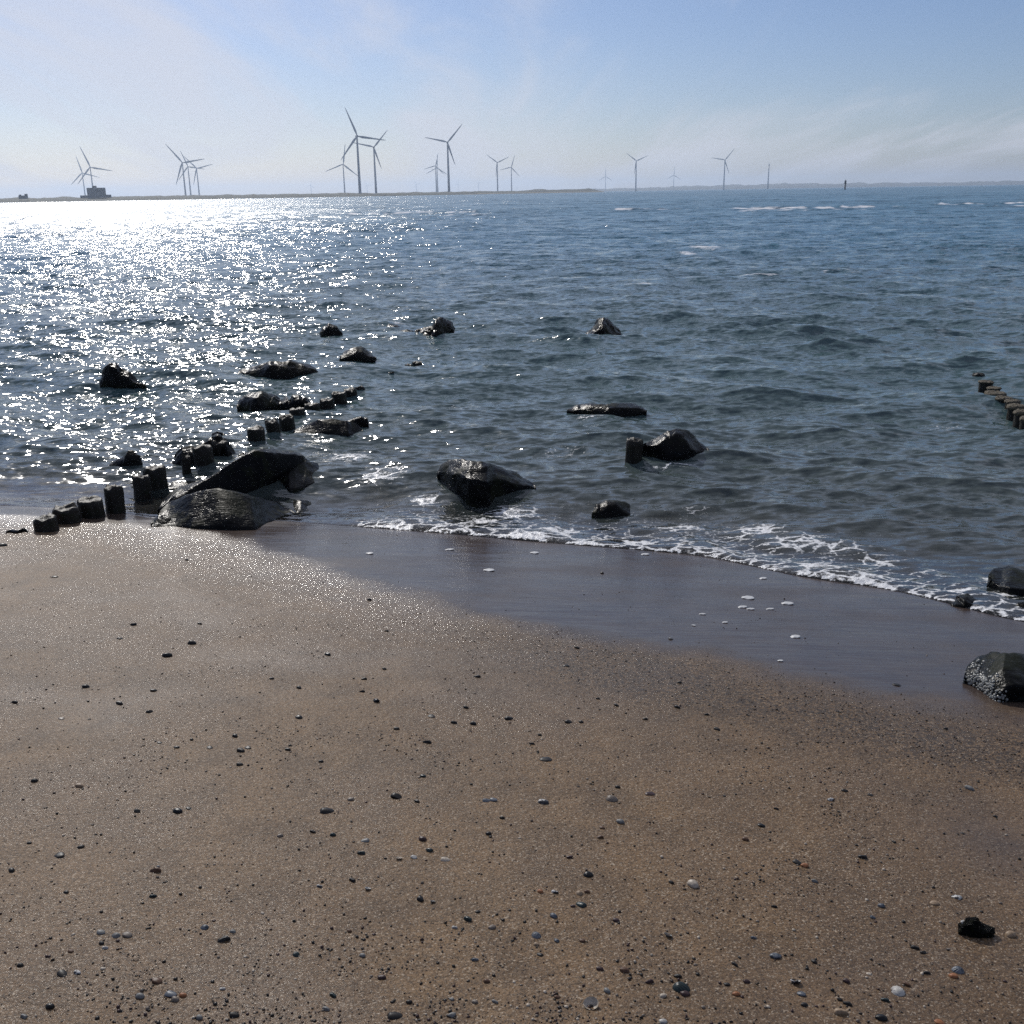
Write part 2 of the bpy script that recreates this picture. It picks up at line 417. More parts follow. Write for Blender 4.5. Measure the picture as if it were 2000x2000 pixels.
def water_material():
    t = NT("sea_water")
    p = t.pos(); foam = t.attr("foam"); thick = t.attr("thick"); dist = t.attr("dist")
    # ripples too small for the mesh: slope noise added straight to the normal
    rot = math.atan2(NU[1], NU[0]) - math.pi / 2
    def slope(scale, amt, seed, st=0.45):
        q = t.mapping(p, rot=(0, 0, -rot), scale=(st, 1, 1), loc=(seed, seed * 1.7, 0))
        c = t.noise(q, scale, 2, 0.55, out='Color')
        v = t.new('ShaderNodeVectorMath', operation='SUBTRACT'); t.l.new(c, v.inputs[0]); v.inputs[1].default_value = (0.5, 0.5, 0.5)
        m = t.new('ShaderNodeVectorMath', operation='MULTIPLY'); t.l.new(v.outputs[0], m.inputs[0])
        cmb = t.new('ShaderNodeCombineXYZ'); t.put(cmb.inputs[0], t.math('MULTIPLY', amt, 0.75)); t.put(cmb.inputs[1], amt)
        t.l.new(cmb.outputs[0], m.inputs[1])
        return m.outputs[0]
    fine = slope(16.0, t.math('MULTIPLY', t.rng(thick, 0.0, 0.25, 0.30, 1.45), 1.0), 3.1)
    mid = slope(4.0, t.rng(dist, 6, 40, 0.25, 1.6), 11.7)
    far = slope(0.7, t.rng(dist, 25, 110, 0.0, 1.35), 23.9, 0.33)
    far2 = slope(0.15, t.rng(dist, 70, 240, 0.0, 1.25), 5.3, 0.30)
    geo = t.new('ShaderNodeNewGeometry')
    a = t.new('ShaderNodeVectorMath', operation='ADD'); t.l.new(geo.outputs['Normal'], a.inputs[0]); t.l.new(fine, a.inputs[1])
    b = t.new('ShaderNodeVectorMath', operation='ADD'); t.l.new(a.outputs[0], b.inputs[0]); t.l.new(mid, b.inputs[1])
    b2 = t.new('ShaderNodeVectorMath', operation='ADD'); t.l.new(b.outputs[0], b2.inputs[0]); t.l.new(far, b2.inputs[1])
    b3 = t.new('ShaderNodeVectorMath', operation='ADD'); t.l.new(b2.outputs[0], b3.inputs[0]); t.l.new(far2, b3.inputs[1])
    nn = t.new('ShaderNodeVectorMath', operation='NORMALIZE'); t.l.new(b3.outputs[0], nn.inputs[0])
    nrm = nn.outputs[0]
    # turbid body colour
    big = t.noise(p, 0.08, 3, 0.5)
    body = t.mixc(t.rng(dist, 12, 60), t.mixc(t.rng(dist, 6, 15), (0.066, 0.064, 0.055), (0.060, 0.098, 0.102)), (0.024, 0.128, 0.205))
    body = t.mixc(t.math('MULTIPLY', big, 0.4), body, (0.040, 0.100, 0.118))
    tra = t.new('ShaderNodeBsdfTransparent'); tra.inputs['Color'].default_value = (0.88, 0.86, 0.80, 1)
    opq = t.math('SUBTRACT', 1.0, t.math('POWER', 2.718, t.math('MULTIPLY', thick, -8.0)))
    rgh = t.rng(dist, 6, 160, 0.08, 0.26)
    glo = t.new('ShaderNodeBsdfGlossy'); t.put(glo.inputs['Roughness'], rgh); t.l.new(nrm, glo.inputs['Normal'])
    glo.inputs['Color'].default_value = (1, 1, 1, 1)
    fre = t.new('ShaderNodeFresnel'); fre.inputs['IOR'].default_value = 1.333; t.l.new(nrm, fre.inputs['Normal'])
    sh = t.new('ShaderNodeMixShader'); t.l.new(fre.outputs[0], sh.inputs[0]); t.l.new(tra.outputs[0], sh.inputs[1]); t.l.new(glo.outputs[0], sh.inputs[2])
    deep = t.pbr(body, rgh, nrm, ior=1.333)
    ms = t.new('ShaderNodeMixShader'); t.l.new(opq, ms.inputs[0]); t.l.new(sh.outputs[0], ms.inputs[1]); t.l.new(deep, ms.inputs[2])
    # foam
    nA = t.noise(p, 40.0, 5, 0.75)
    qs = t.mapping(p, rot=(0, 0, -rot), scale=(0.5, 1, 1))
    nB = t.noise(qs, 8.0, 5, 0.75)
    nC = t.noise(t.mapping(p, rot=(0, 0, -rot), scale=(0.3, 1, 1)), 1.6, 5, 0.75)
    def lerp(f, a, b):
        nd = t.new('ShaderNodeMix', data_type='FLOAT'); t.put(nd.inputs['Factor'], f); t.put(nd.inputs['A'], a); t.put(nd.inputs['B'], b)
        return nd.outputs['Result']
    n1 = lerp(t.rng(dist, 45, 100), lerp(t.rng(dist, 9, 22), nA, nB), nC)
    q = t.mapping(p, rot=(0, 0, -rot), scale=(0.6, 1, 1))
    wv = t.new('ShaderNodeVectorMath', operation='ADD'); t.l.new(q, wv.inputs[0])
    wc = t.noise(p, 7.0, 2, 0.5, out='Color')
    wm = t.new('ShaderNodeVectorMath', operation='SCALE'); t.l.new(wc, wm.inputs[0]); wm.inputs['Scale'].default_value = 0.14
    t.l.new(wm.outputs[0], wv.inputs[1])
    cell = t.voro(wv.outputs[0], 9.0, feature='DISTANCE_TO_EDGE')
    lace = t.math('MULTIPLY', t.rng(cell, 0.0, 0.16, 0.24, 0.0), t.rng(dist, 9, 20, 1.0, 0.3))
    val = t.math('ADD', t.math('ADD', t.math('MULTIPLY', n1, 0.9), lace), foam)
    mask = t.math('MULTIPLY', t.rng(val, 0.97, 1.20), t.rng(foam, 0.06, 0.2))
    fb = t.noise(p, 90.0, 2, 0.6)
    fn = t.bump(t.math('MULTIPLY', fb, 0.006), 1.0, 1.0)
    fsh = t.pbr(t.mixc(n1, (0.70, 0.70, 0.69), (0.88, 0.88, 0.87)), 0.28, fn, ior=1.33)
    mf = t.new('ShaderNodeMixShader'); t.l.new(mask, mf.inputs[0]); t.l.new(ms.outputs[0], mf.inputs[1]); t.l.new(fsh, mf.inputs[2])
    return t.done(mf.outputs[0])
MAT_WATER = water_material()

def build_water():
    az = np.linspace(R(-42), R(42), 1300)
    rs = [4.6]
    while rs[-1] < 12: rs.append(rs[-1] * 1.0021)
    while rs[-1] < 420: rs.append(rs[-1] * 1.0042)
    while rs[-1] < 900: rs.append(rs[-1] * 1.008)
    while rs[-1] < 15500: rs.append(rs[-1] * 1.05)
    rs = np.array(rs)
    A, Rr = np.meshgrid(az, rs)
    X = Rr * np.sin(A); Y = Rr * np.cos(A)
    dr = np.gradient(rs)
    cell = np.maximum(dr[:, None] * np.ones_like(A), Rr * (az[1] - az[0]))
    XX, YY, Z, thick, foam, d = water_fields(X, Y, cell)
    o = grid_mesh("sea_water", XX, YY, Z, MAT_WATER, {"thick": thick, "foam": foam, "dist": Rr})
    # drop the sheet where it lies wholly under the dry sand
    keep_from = d < -0.35
    bm = bmesh.new(); bm.from_mesh(o.data)
    kf = keep_from.ravel()
    bmesh.ops.delete(bm, geom=[vv for vv in bm.verts if kf[vv.index]], context='VERTS')
    bm.to_mesh(o.data); bm.free()
    tag(o, kind="structure", label="choppy dark blue sea with sun glitter and small waves")
build_water()

# ------------------------------------------------------------------ far shore and air
def simple_mat(name, col, rough=0.7, var=0.25, scale=3.0, bump=0.0, bscale=20.0, spec=0.4):
    t = NT(name); o = t.obj()
    n = t.noise(o, scale, 4, 0.6)
    c = t.mixc(t.rng(n, 0.3, 0.7), tuple(x * (1 - var) for x in col), tuple(min(1, x * (1 + var)) for x in col))
    nrm = t.bump(t.math('MULTIPLY', t.noise(o, bscale, 4, 0.6), bump), 1.0, 1.0) if bump else None
    return t.done(t.pbr(c, rough, nrm, spec=spec))

MAT_DUNE = simple_mat("dune_grass", (0.032, 0.036, 0.022), 0.9, 0.35, 0.02)
MAT_FARBEACH = simple_mat("far_beach", (0.42, 0.38, 0.30), 0.9, 0.15, 0.01)
MAT_TURB = simple_mat("turbine_paint", (0.36, 0.38, 0.42), 0.45, 0.05, 0.1)
MAT_CONC = simple_mat("building_cladding", (0.20, 0.20, 0.21), 0.8, 0.12, 0.15)
MAT_STEEL = simple_mat("beacon_steel", (0.10, 0.10, 0.11), 0.6, 0.2, 1.0)

def az_of(px):
    d = pdir(px, 376 + (1000 - px) * 0.016)
    return math.atan2(d[0], d[1])

def land_strip(name, cols, depth, mat, label, seed, rough):
    """cols: (px, distance, height m); a bank with a sloping face, a bumpy top and a back"""
    pxs = np.linspace(cols[0][0], cols[-1][0], 420)
    D = np.interp(pxs, [c[0] for c in cols], [c[1] for c in cols])
    H = np.interp(pxs, [c[0] for c in cols], [c[2] for c in cols])
    verts, faces = [], []
    prof = [(0.0, -1.5), (0.006, 0.15), (0.03, 0.55), (0.07, 0.8), (0.16, 1.0), (0.5, 0.9), (1.0, 0.7), (1.02, -1.5)]
    for i, px in enumerate(pxs):
        a = az_of(px)
        for k, (f, h) in enumerate(prof):
            r = D[i] + f * depth
            n = 1 + rough * (mnoise.noise(Vector((px * 0.035, k * 1.3, seed))) + 0.5 * mnoise.noise(Vector((px * 0.12, k * 2.3, seed))))
            z = -1.5 if h < 0 else h * H[i] * (n if h > 0.3 else 1)
            verts.append((math.sin(a) * r, math.cos(a) * r, z))
    m = len(prof)
    for i in range(len(pxs) - 1):
        for k in range(m - 1):
            faces.append((i * m + k, i * m + k + 1, (i + 1) * m + k + 1, (i + 1) * m + k))
    o = mesh_obj(name, verts, faces, mat)
    tag(o, kind="structure", label=label)
    return o
land_strip("dune_land", [(-420, 1450, 6.0), (0, 1450, 6.2), (420, 1500, 6.2), (760, 1650, 5.6), (930, 1900, 6.0), (1010, 2100, 5.6), (1060, 2250, 9.0), (1100, 2300, 7.0), (1150, 2400, 9.0), (1172, 2450, 3.0), (1180, 2460, 0.4)],
           2600, MAT_DUNE, "low green dune land below the wind turbines", 1.0, 0.28)
land_strip("far_beach", [(905, 1780, 0.3), (940, 1790, 1.6), (1060, 2080, 1.6), (1170, 2300, 1.2), (1185, 2340, 0.2)], 60, MAT_FARBEACH, "pale strip of beach at the foot of the dunes", 2.0, 0.1)
land_strip("far_shore", [(1100, 7600, 14), (1250, 7800, 22), (1400, 8000, 30), (1560, 8200, 34), (1700, 8600, 30), (1850, 9000, 26), (2050, 9000, 30), (2400, 9000, 26)],
           2500, MAT_DUNE, "hazy far shore along the horizon", 3.0, 0.4)

# ------------------------------------------------------------------ wind turbines
def ring_loft(rings):
    """rings: list of equal-length vertex loops -> verts, faces with end caps"""
    verts = [v for r in rings for v in r]; n = len(rings[0]); faces = []
    for i in range(len(rings) - 1):
        for k in range(n):
            k2 = (k + 1) % n
            faces.append((i * n + k, i * n + k2, (i + 1) * n + k2, (i + 1) * n + k))
    faces.append(tuple(range(n - 1, -1, -1))); faces.append(tuple((len(rings) - 1) * n + k for k in range(n)))
    return verts, faces

def circle(r, z, n=20, cx=0, cy=0):
    return [(cx + r * math.cos(2 * math.pi * k / n), cy + r * math.sin(2 * math.pi * k / n), z) for k in range(n)]

HUB_H = 95.0
def tower_mesh():
    return ring_loft([circle(2.5 - 1.15 * t, HUB_H * t, 20) for t in (0, .05, .2, .4, .6, .8, .95, 0.985)])
def nacelle_mesh():                  # y axis = along the shaft, rotor at -y
    rings = []
    for y, w, h in ((-3.2, 1.3, 1.3), (-2.6, 1.75, 1.8), (1, 2.0, 2.1), (6, 1.9, 2.0), (8.5, 1.5, 1.7), (9.0, 1.0, 1.3)):
        rings.append([(w * math.copysign(abs(math.cos(a)) ** .5, math.cos(a)), y, h * math.copysign(abs(math.sin(a)) ** .5, math.sin(a))) for a in [2 * math.pi * (k + .5) / 16 for k in range(16)]])
    return ring_loft(rings)
def hub_mesh():
    rings = []
    for y, r in ((-6.4, 0.15), (-6.1, 0.8), (-5.3, 1.4), (-4.3, 1.65), (-3.3, 1.5)):
        rings.append([(r * math.cos(a), y, r * math.sin(a)) for a in [2 * math.pi * k / 16 for k in range(16)]])
    return ring_loft(rings)
def blade_mesh():                    # unit length along +z
    rings = []
    for t in (0, .04, .10, .18, .28, .42, .58, .74, .88, .96, 1.0):
        c = np.interp(t, [0, .04, .18, .3, .6, .9, 1], [.036, .040, .082, .074, .050, .030, .008])
        th = np.interp(t, [0, .05, .18, .4, 1], [.036, .036, .026, .014, .003])
        tw = R(np.interp(t, [0, .2, 1], [18, 12, 0]))
        y0 = -0.02 * t * t
        ring = []
        for k in range(12):
            a = 2 * math.pi * k / 12
            x, y = c / 2 * math.cos(a) + 0.12 * c, th / 2 * math.sin(a)
            ring.append((x * math.cos(tw) - y * math.sin(tw), x * math.sin(tw) + y * math.cos(tw) + y0, t))
        rings.append(ring)
    return ring_loft(rings)

def mesh_data(name, vf, mat, smooth=True):
    me = bpy.data.meshes.new(name); me.from_pydata(*[vf[0], [], vf[1]]); me.update(); me.materials.append(mat)
    if smooth: me.polygons.foreach_set("use_smooth", [True] * len(me.polygons))
    return me
ME_T = {k: mesh_data(k, f(), MAT_TURB) for k, f in (("tower", tower_mesh), ("nacelle", nacelle_mesh), ("hub", hub_mesh), ("blade", blade_mesh))}
def link(name, me, parent=None):
    o = bpy.data.objects.new(name, me); COL.objects.link(o)
    if parent: o.parent = parent
    return o

#  hub x, hub y, blade px, blade angle (clockwise from up), yaw, label
TURB = [
 (697, 266, 56.5, -22, 8, "tallest wind turbine, in front in the cluster of three above the dunes"),
 (730, 287.5, 42.5, 42, 0, "wind turbine just right of the tallest one, blades pointing up right and left"),
 (670, 320.7, 38, 9, 5, "shorter wind turbine just left of the tallest one, one blade pointing up"),
 (874, 278, 45, 42, 0, "second tallest wind turbine, alone right of the tallest cluster"),
 (850.7, 323.8, 24, 15, 0, "left one of the two overlapping turbines beside the second tallest turbine"),
 (853.5, 327.7, 25, 3, 0, "right one of the two overlapping turbines beside the second tallest turbine"),
 (160.5, 337.6, 32.5, -14, 0, "shorter left turbine of the pair behind the grey block building"),
 (176, 326.5, 41.5, -20, 0, "taller turbine rising directly behind the grey block building"),
 (356, 317.7, 44.5, -39, 0, "leftmost and tallest of the three turbines close together on the left"),
 (367, 325.5, 32, -21, 0, "middle one of the three turbines close together on the left"),
 (384, 329, 32.5, -44, 0, "right one of the three turbines close together on the left"),
 (971, 317.6, 26, -54, 0, "turbine with two raised blades in a V, left of the pair by the beach strip"),
 (998.6, 326.6, 24, 17, 0, "right turbine of the pair by the pale beach strip"),
 (1182.7, 344.6, 16, 0, 0, "small turbine with one blade straight up at the end of the dunes"),
 (1242.8, 314.3, 25, -53, 0, "tall turbine over open water with two blades raised in a V"),
 (1316.3, 342, 16, 2, 0, "small turbine with one blade upright between two taller ones over the water"),
 (1415.9, 312.5, 26.5, 40, 0, "rightmost bladed turbine, over open water beside the bare mast"),
 (607, 362, 9, 10, 0, "tiny faint turbine far behind the dunes, left of the tallest cluster"),
 (716.6, 361, 8.5, -25, 0, "tiny faint turbine seen between the towers of the tallest cluster"),
 (813, 359.6, 8.5, -35, 0, "tiny faint turbine left of the two overlapping turbines"),
 (894.6, 359.6, 7.5, 8, 0, "tiny faint turbine just right of the second tallest turbine"),
 (934.5, 358.3, 8, -52, 0, "tiny faint turbine with raised V blades left of the beach strip pair"),
 (1010, 366.0, 5, 20, 0, "tiniest faint turbine, right of the pair by the beach strip"),
]
def make_turbine(i, hx, hy, bpx, ang, yaw, label):
    d = pdir(hx, hy)
    dist = (HUB_H - CAM_H) / d[2] * math.hypot(d[0], d[1])
    az = math.atan2(d[0], d[1])
    x, y = math.sin(az) * dist, math.cos(az) * dist
    root = bpy.data.objects.new("wind_turbine", None); COL.objects.link(root)
    root.location = (x, y, 0)
    root.rotation_euler = (0, 0, -az + R(yaw))
    tag(root, label, "wind turbine", "wind turbines along the horizon")
    link("tower", ME_T["tower"], root)
    n = link("nacelle", ME_T["nacelle"], root); n.location = (0, 0, HUB_H)
    h = link("hub", ME_T["hub"], root); h.location = (0, 0, HUB_H)
    L = bpx * depth_of((x, y, HUB_H)) / 2000
    for k in range(3):
        b = link("blade", ME_T["blade"], root)
        b.location = (0, -4.6, HUB_H); b.rotation_euler = (0, R(ang + 120 * k), 0); b.scale = (L, L, L)
for i, t_ in enumerate(TURB): make_turbine(i, *t_)

def on_horizon(px, dist):
    a = az_of(px); return math.sin(a) * dist, math.cos(a) * dist, a

def box(x0, x1, y0, y1, z0, z1):
    v = [(x0, y0, z0), (x1, y0, z0), (x1, y1, z0), (x0, y1, z0), (x0, y0, z1), (x1, y0, z1), (x1, y1, z1), (x0, y1, z1)]
    return v, [(3, 2, 1, 0), (4, 5, 6, 7), (0, 1, 5, 4), (1, 2, 6, 5), (2, 3, 7, 6), (3, 0, 4, 7)]

# bare mast and beacon over the water on the right
x, y, a = on_horizon(1499.6, 4200)
root = tag(bpy.data.objects.new("mast", None), "slim bare mast rising from the water, without blades, right of the turbines", "mast"); COL.objects.link(root)
root.location = (x, y, 0); root.rotation_euler = (0, 0, -a)
mesh_obj("mast_tower", *ring_loft([circle(r, z, 16) for r, z in ((2.6, 0), (2.3, 30), (1.9, 60), (1.6, 82))]), MAT_TURB, root)
mesh_obj("mast_head", *ring_loft([circle(r, z, 16) for r, z in ((1.6, 82), (2.1, 83), (2.1, 89), (1.2, 90), (0.5, 91), (0.3, 97))]), MAT_TURB, root)
x, y, a = on_horizon(1650.5, 1150)
root = tag(bpy.data.objects.new("sea_beacon", None), "short dark beacon tower with a thicker head standing in the sea", "beacon"); COL.objects.link(root)
root.location = (x, y, -1); root.rotation_euler = (0, 0, -a)
mesh_obj("shaft", *ring_loft([circle(r, z, 16) for r, z in ((1.1, 0), (0.85, 2), (0.75, 6.4))]), MAT_STEEL, root)
mesh_obj("platform", *ring_loft([circle(r, z, 16) for r, z in ((0.8, 6.4), (1.35, 6.6), (1.35, 6.9), (1.2, 6.9))]), MAT_STEEL, root)
mesh_obj("lantern", *ring_loft([circle(r, z, 16) for r, z in ((0.95, 6.9), (0.95, 9.2), (1.15, 9.3), (0.5, 10.0), (0.12, 10.4), (0.08, 11.3))]), MAT_STEEL, root)

# grey block building on the left shore
def building(px, dist, blocks, name, label):
    x, y, a = on_horizon(px, dist)
    root = tag(bpy.data.objects.new(name, None), label, "building"); COL.objects.link(root)
    root.location = (x, y, 4.0); root.rotation_euler = (0, 0, -a); root.scale = (.88, .88, .82)
    for nm, (x0, x1, y0, y1, z0, z1) in blocks:
        o = mesh_obj(nm, *box(x0, x1, y0, y1, z0, z1), MAT_CONC, root, smooth=False)
        bv = o.modifiers.new("b", 'BEVEL'); bv.width = 0.4; bv.segments = 2
building(190, 1560, [("main_hall", (-13.5, 13.6, 0, 26, 0, 16.0)), ("roof_house", (-5.4, 1.3, 6, 16, 16.003, 19.2)), ("annex", (-24, -13.503, 2, 16, 0, 4.2)), ("annex", (13.603, 21, 2, 16, 0, 4.9))],
         "industrial_building", "large grey block building with a roof box on the left shore below two turbines")
building(46, 1500, [("main_hall", (-6.0, 2.2, 0, 10, 0, 5.2)), ("roof_house", (2.203, 6.5, 0, 8, 0, 7.6)), ("annex", (-5, -2, 2, 6, 5.203, 6.6))],
         "shore_building", "small low building at the far left end of the shore")

def build_haze():
    o = mesh_obj("haze", *box(-14500, 14500, -60, 16500, -3.6, 165), None, smooth=False)
    t = NT("haze_air")
    v = t.new('ShaderNodeVolumePrincipled')
    v.inputs['Color'].default_value = (0.66, 0.80, 1.0, 1)
    v.inputs['Density'].default_value = 1.1e-4
    v.inputs['Anisotropy'].default_value = 0.45
    t.l.new(v.outputs[0], t.out.inputs['Volume'])
    o.data.materials.append(t.m)
    tag(o, kind="stuff", label="thin sea haze over the water")
build_haze()

# ------------------------------------------------------------------ rocks
def rock_material(name, base, rough, striate=0.0, barn=0.15):
    t = NT(name); p = t.obj()
    n1 = t.noise(p, 9, 5, 0.65); n2 = t.noise(p, 45, 4, 0.6)
    st = t.noise(t.mapping(p, rot=(R(20), R(35), R(25)), scale=(4, 60, 60)), 1.0, 3, 0.5)
    col = t.mixc(t.rng(n1, 0.35, 0.65), tuple(c * .55 for c in base), base)
    col = t.mixc(t.math('MULTIPLY', t.rng(n2, 0.58, 0.7), 0.5), col, (base[0] * 1.5, base[1] * 1.7, base[2] * 1.1))
    vb = t.voro(p, 55)
    spots = t.math('MULTIPLY', t.math('MULTIPLY', t.rng(vb, 0.30, 0.18), t.rng(t.noise(p, 6, 2), 0.56, 0.66)), barn)
    col = t.mixc(spots, col, (0.16, 0.155, 0.145))
    h = t.math('ADD', t.math('MULTIPLY', n1, 0.014), t.math('MULTIPLY', n2, 0.0016))
    h = t.math('ADD', h, t.math('MULTIPLY', st, 0.0045 * striate))
    h = t.math('ADD', h, t.math('MULTIPLY', spots, 0.006))
    weed = t.rng(t.noise(p, 4.5, 4, 0.65), 0.50, 0.62)
    col = t.mixc(t.math('MULTIPLY', weed, 0.7), col, (0.013, 0.015, 0.007))
    return t.done(t.pbr(col, t.rng(t.math('ADD', n2, t.math('MULTIPLY', weed, 0.35)), 0.40, 0.95, rough * 0.9, 0.50), t.bump(h, 1.0, 1.0), spec=0.07))
MAT_ROCK = rock_material("wet_rock", (0.007, 0.0072, 0.0072), 0.24, 0.3)
MAT_SLATE = rock_material("slab_rock", (0.007, 0.0075, 0.0085), 0.22, 1.0)

SECT = {   # cross sections: (depth fraction, height fraction), front to back
 'block': [(0, -.3), (0.0, .0), (.015, .40), (.03, .70), (.05, .76), (.25, .83), (.5, .91), (.8, 1.0), (.9, .97), (.98, .6), (1, 0), (1, -.3)],
 'slope': [(0, -.3), (0.0, .0), (.04, .12), (.15, .28), (.35, .52), (.55, .74), (.72, .92), (.82, 1.0), (.92, .86), (.98, .5), (1, 0), (1, -.3)],
 'round': [(0, -.3), (0.0, .0), (.04, .3), (.12, .6), (.24, .85), (.4, .98), (.55, 1.0), (.7, .93), (.84, .7), (.95, .35), (1, 0), (1, -.3)],
 'back':  [(0, -.3), (0.0, .0), (.05, .45), (.12, .85), (.18, 1.0), (.28, .97), (.45, .80), (.65, .55), (.82, .33), (.94, .15), (1, 0), (1, -.3)],
}
def level(x, y):
    u, v = uv_of(x, y); d = u - edge_u(v); zs = sand_base(x, y)
    b = ss(0.25, 1.6, d)
    return np.where(d < 0, zs, (zs + 0.03 + 0.02 * np.clip(d, 0, 1.5)) * (1 - b))
def rock(name, label, prof, by, depth, sect='round', mat=None, z0=None, rough=0.2, freq=4.0, seed=0, cat="rock", group=None, base=None, ns=72, skew=0.0, parts=None):
    """prof: [(px, top py)] silhouette left to right; by: pixel row of the foot (number or [(px,py)]); depth m"""
    bm_ = by if not isinstance(by, list) else sum(b[1] for b in by) / len(by)
    mid = (prof[0][0] + prof[-1][0]) / 2
    kw, kh = (1.16, 1.30) if bm_ < 820 else (1.06, 1.08)
    prof = [(mid + (q[0] - mid) * kw, bm_ - (bm_ - q[1]) * kh if bm_ > q[1] else q[1]) for q in prof]
    pxl, pxr = prof[0][0], prof[-1][0]
    byf = (lambda px: by) if not isinstance(by, list) else (lambda px: float(np.interp(px, [b[0] for b in by], [b[1] for b in by])))
    zf = z0 if z0 is not None else level
    surf = zf if not callable(zf) else zf
    cx = (pxl + pxr) / 2
    P0 = hit(cx, byf(cx), surf)
    sec = SECT[sect]
    crest = max(sec, key=lambda s: s[1])[0]
    st = []
    for i in range(ns):
        f = i / (ns - 1); px = pxl + (pxr - pxl) * f
        foot = hit(px, byf(px), surf)
        ty = float(np.interp(px, [q[0] for q in prof], [q[1] for q in prof]))
        endf = min(1.0, (min(f, 1 - f) / 0.16)) ** 0.55 if 0 < f < 1 else 0.02
        dp = depth * max(endf, 0.05)
        dirg = np.array([foot[0], foot[1], 0]); dirg /= np.linalg.norm(dirg)
        ctr = foot + dirg * dp * crest
        dt = pdir(px, ty); rg = math.hypot(ctr[0], ctr[1])
        ztop = CAM_H + dt[2] / math.hypot(dt[0], dt[1]) * rg
        h = max(0.012, ztop - foot[2])
        st.append((foot, dirg, dp, h))
    tt = np.linspace(0, len(sec) - 1, 40)
    sd = np.interp(tt, range(len(sec)), [s[0] for s in sec]); sh = np.interp(tt, range(len(sec)), [s[1] for s in sec])
    verts = []
    for foot, dirg, dp, h in st:
        for a, b in zip(sd, sh):
            hh = h * b if b >= 0 else b * 0.5
            p = foot + dirg * (dp * a + skew * hh); verts.append([p[0], p[1], foot[2] + hh])
    m = len(tt); faces = []
    for i in range(ns - 1):
        for k in range(m - 1):
            faces.append((i * m + k, (i + 1) * m + k, (i + 1) * m + k + 1, i * m + k + 1))
    faces.append(tuple(range(m))); faces.append(tuple((ns - 1) * m + k for k in range(m - 1, -1, -1)))
    if mat is MAT_SLATE: rough *= 0.45
    hm = max(s[3] for s in st)
    sc = min(max(hm, 0.12), 0.4)
    o3 = Vector((seed * 7.3, seed * 3.1, seed * 1.7))
    for v in verts:
        q = Vector(v) * freq + o3
        n = mnoise.noise_vector(q) * 0.6 + mnoise.noise_vector(q * 2.3) * 0.35 + mnoise.noise_vector(q * 5.1) * 0.17
        c = mnoise.cell(q * 0.8)
        k = rough * sc
        v[0] += n.x * k; v[1] += n.y * k; v[2] += n.z * k * 0.9 + (c - .5) * k * 0.35
    # break the loft into flat faces
    A = np.array(verts); c0 = (A.min(0) + A.max(0)) / 2; hf = (A.max(0) - A.min(0)) / 2
    rp = random.Random(seed * 13 + 1)
    for _ in range(3 if mat is MAT_SLATE else 9):
        n = Vector((rp.gauss(0, 1), rp.gauss(0, 1), rp.gauss(0.5, .8))).normalized(); dd = rp.uniform(.80, 1.08)
        n = np.array(n); e = ((A - c0) / hf) @ n - dd; k = e > 0
        A[k] -= (e[k, None] * n) * hf * 0.85
    for j, v in enumerate(A):
        q = Vector(v) * 11 + o3
        f = mnoise.noise(q) * .6 + (abs(mnoise.noise(q * 2.2)) - .25) * .6
        A[j] += np.array((f, f, f * .8)) * (0.045 if mat is MAT_SLATE else 0.085) * sc
    verts = A.tolist()
    # local origin at the foot centre
    org = P0
    verts = [(v[0] - org[0], v[1] - org[1], v[2] - org[2]) for v in verts]
    o = mesh_obj(name, verts, faces, mat or MAT_ROCK)
    o.location = org
    tag(o, label, cat, group)
    return o
RG = "dark rocks in the shallows"
rock("rock", "black rock with a rounded hump, alone in the glitter left of the poles", [(199, 750), (206, 738), (211, 722), (220, 716), (233, 720), (241, 729), (252, 731), (262, 740), (275, 751)], 752, .45, 'round', seed=1, group=RG)
rock("rock", "low notched black rock with a raised right end behind the groyne poles", [(212, 911), (225, 903), (243, 895), (250, 884), (262, 882), (272, 890), (279, 900)], 914, .22, 'round', seed=2, group=RG)
rock("rock", "pointed black rock leaning against the poles in the middle of the left row", [(336, 903), (348, 885), (360, 876), (378, 873), (392, 880), (400, 904)], 908, .3, 'round', seed=3, group=RG)
rock("rock", "low black rock stretching right behind the middle poles of the left row", [(396, 868), (412, 856), (430, 851), (446, 858), (452, 872), (462, 882), (478, 890)], 893, .3, 'round', seed=4, group=RG)
rock("rock", "small black stone barely above water behind the middle poles", [(411, 851), (416, 845), (426, 842), (436, 846), (438, 852)], 853, .12, 'round', seed=5, group=RG)
rock("rock", "long tall black slab ridge slanting up behind the front slab", [(318, 992), (345, 972), (380, 950), (420, 934), (446, 916), (480, 896), (505, 884), (524, 876), (545, 879), (570, 881), (586, 888), (592, 902), (604, 912)],
     [(318, 996), (400, 978), (478, 964), (530, 946), (604, 916)], .62, 'back', MAT_SLATE, seed=6, rough=.14, group=RG)
rock("rock", "flat dark shelf sloping left of the long slab ridge toward the poles", [(336, 950), (350, 944), (380, 935), (410, 925), (440, 908), (470, 892), (500, 880)], [(336, 954), (420, 940), (500, 900)], .5, 'slope', MAT_SLATE, seed=16, rough=.10, group=RG)
rock("rock", "striated black block at the right end of the slab group beside the splashing foam", [(552, 925), (560, 914), (580, 908), (600, 903), (622, 908), (634, 920), (642, 932)], [(552, 945), (566, 960), (580, 958), (620, 943), (642, 933)], .5, 'slope', MAT_SLATE, seed=7, group=RG)
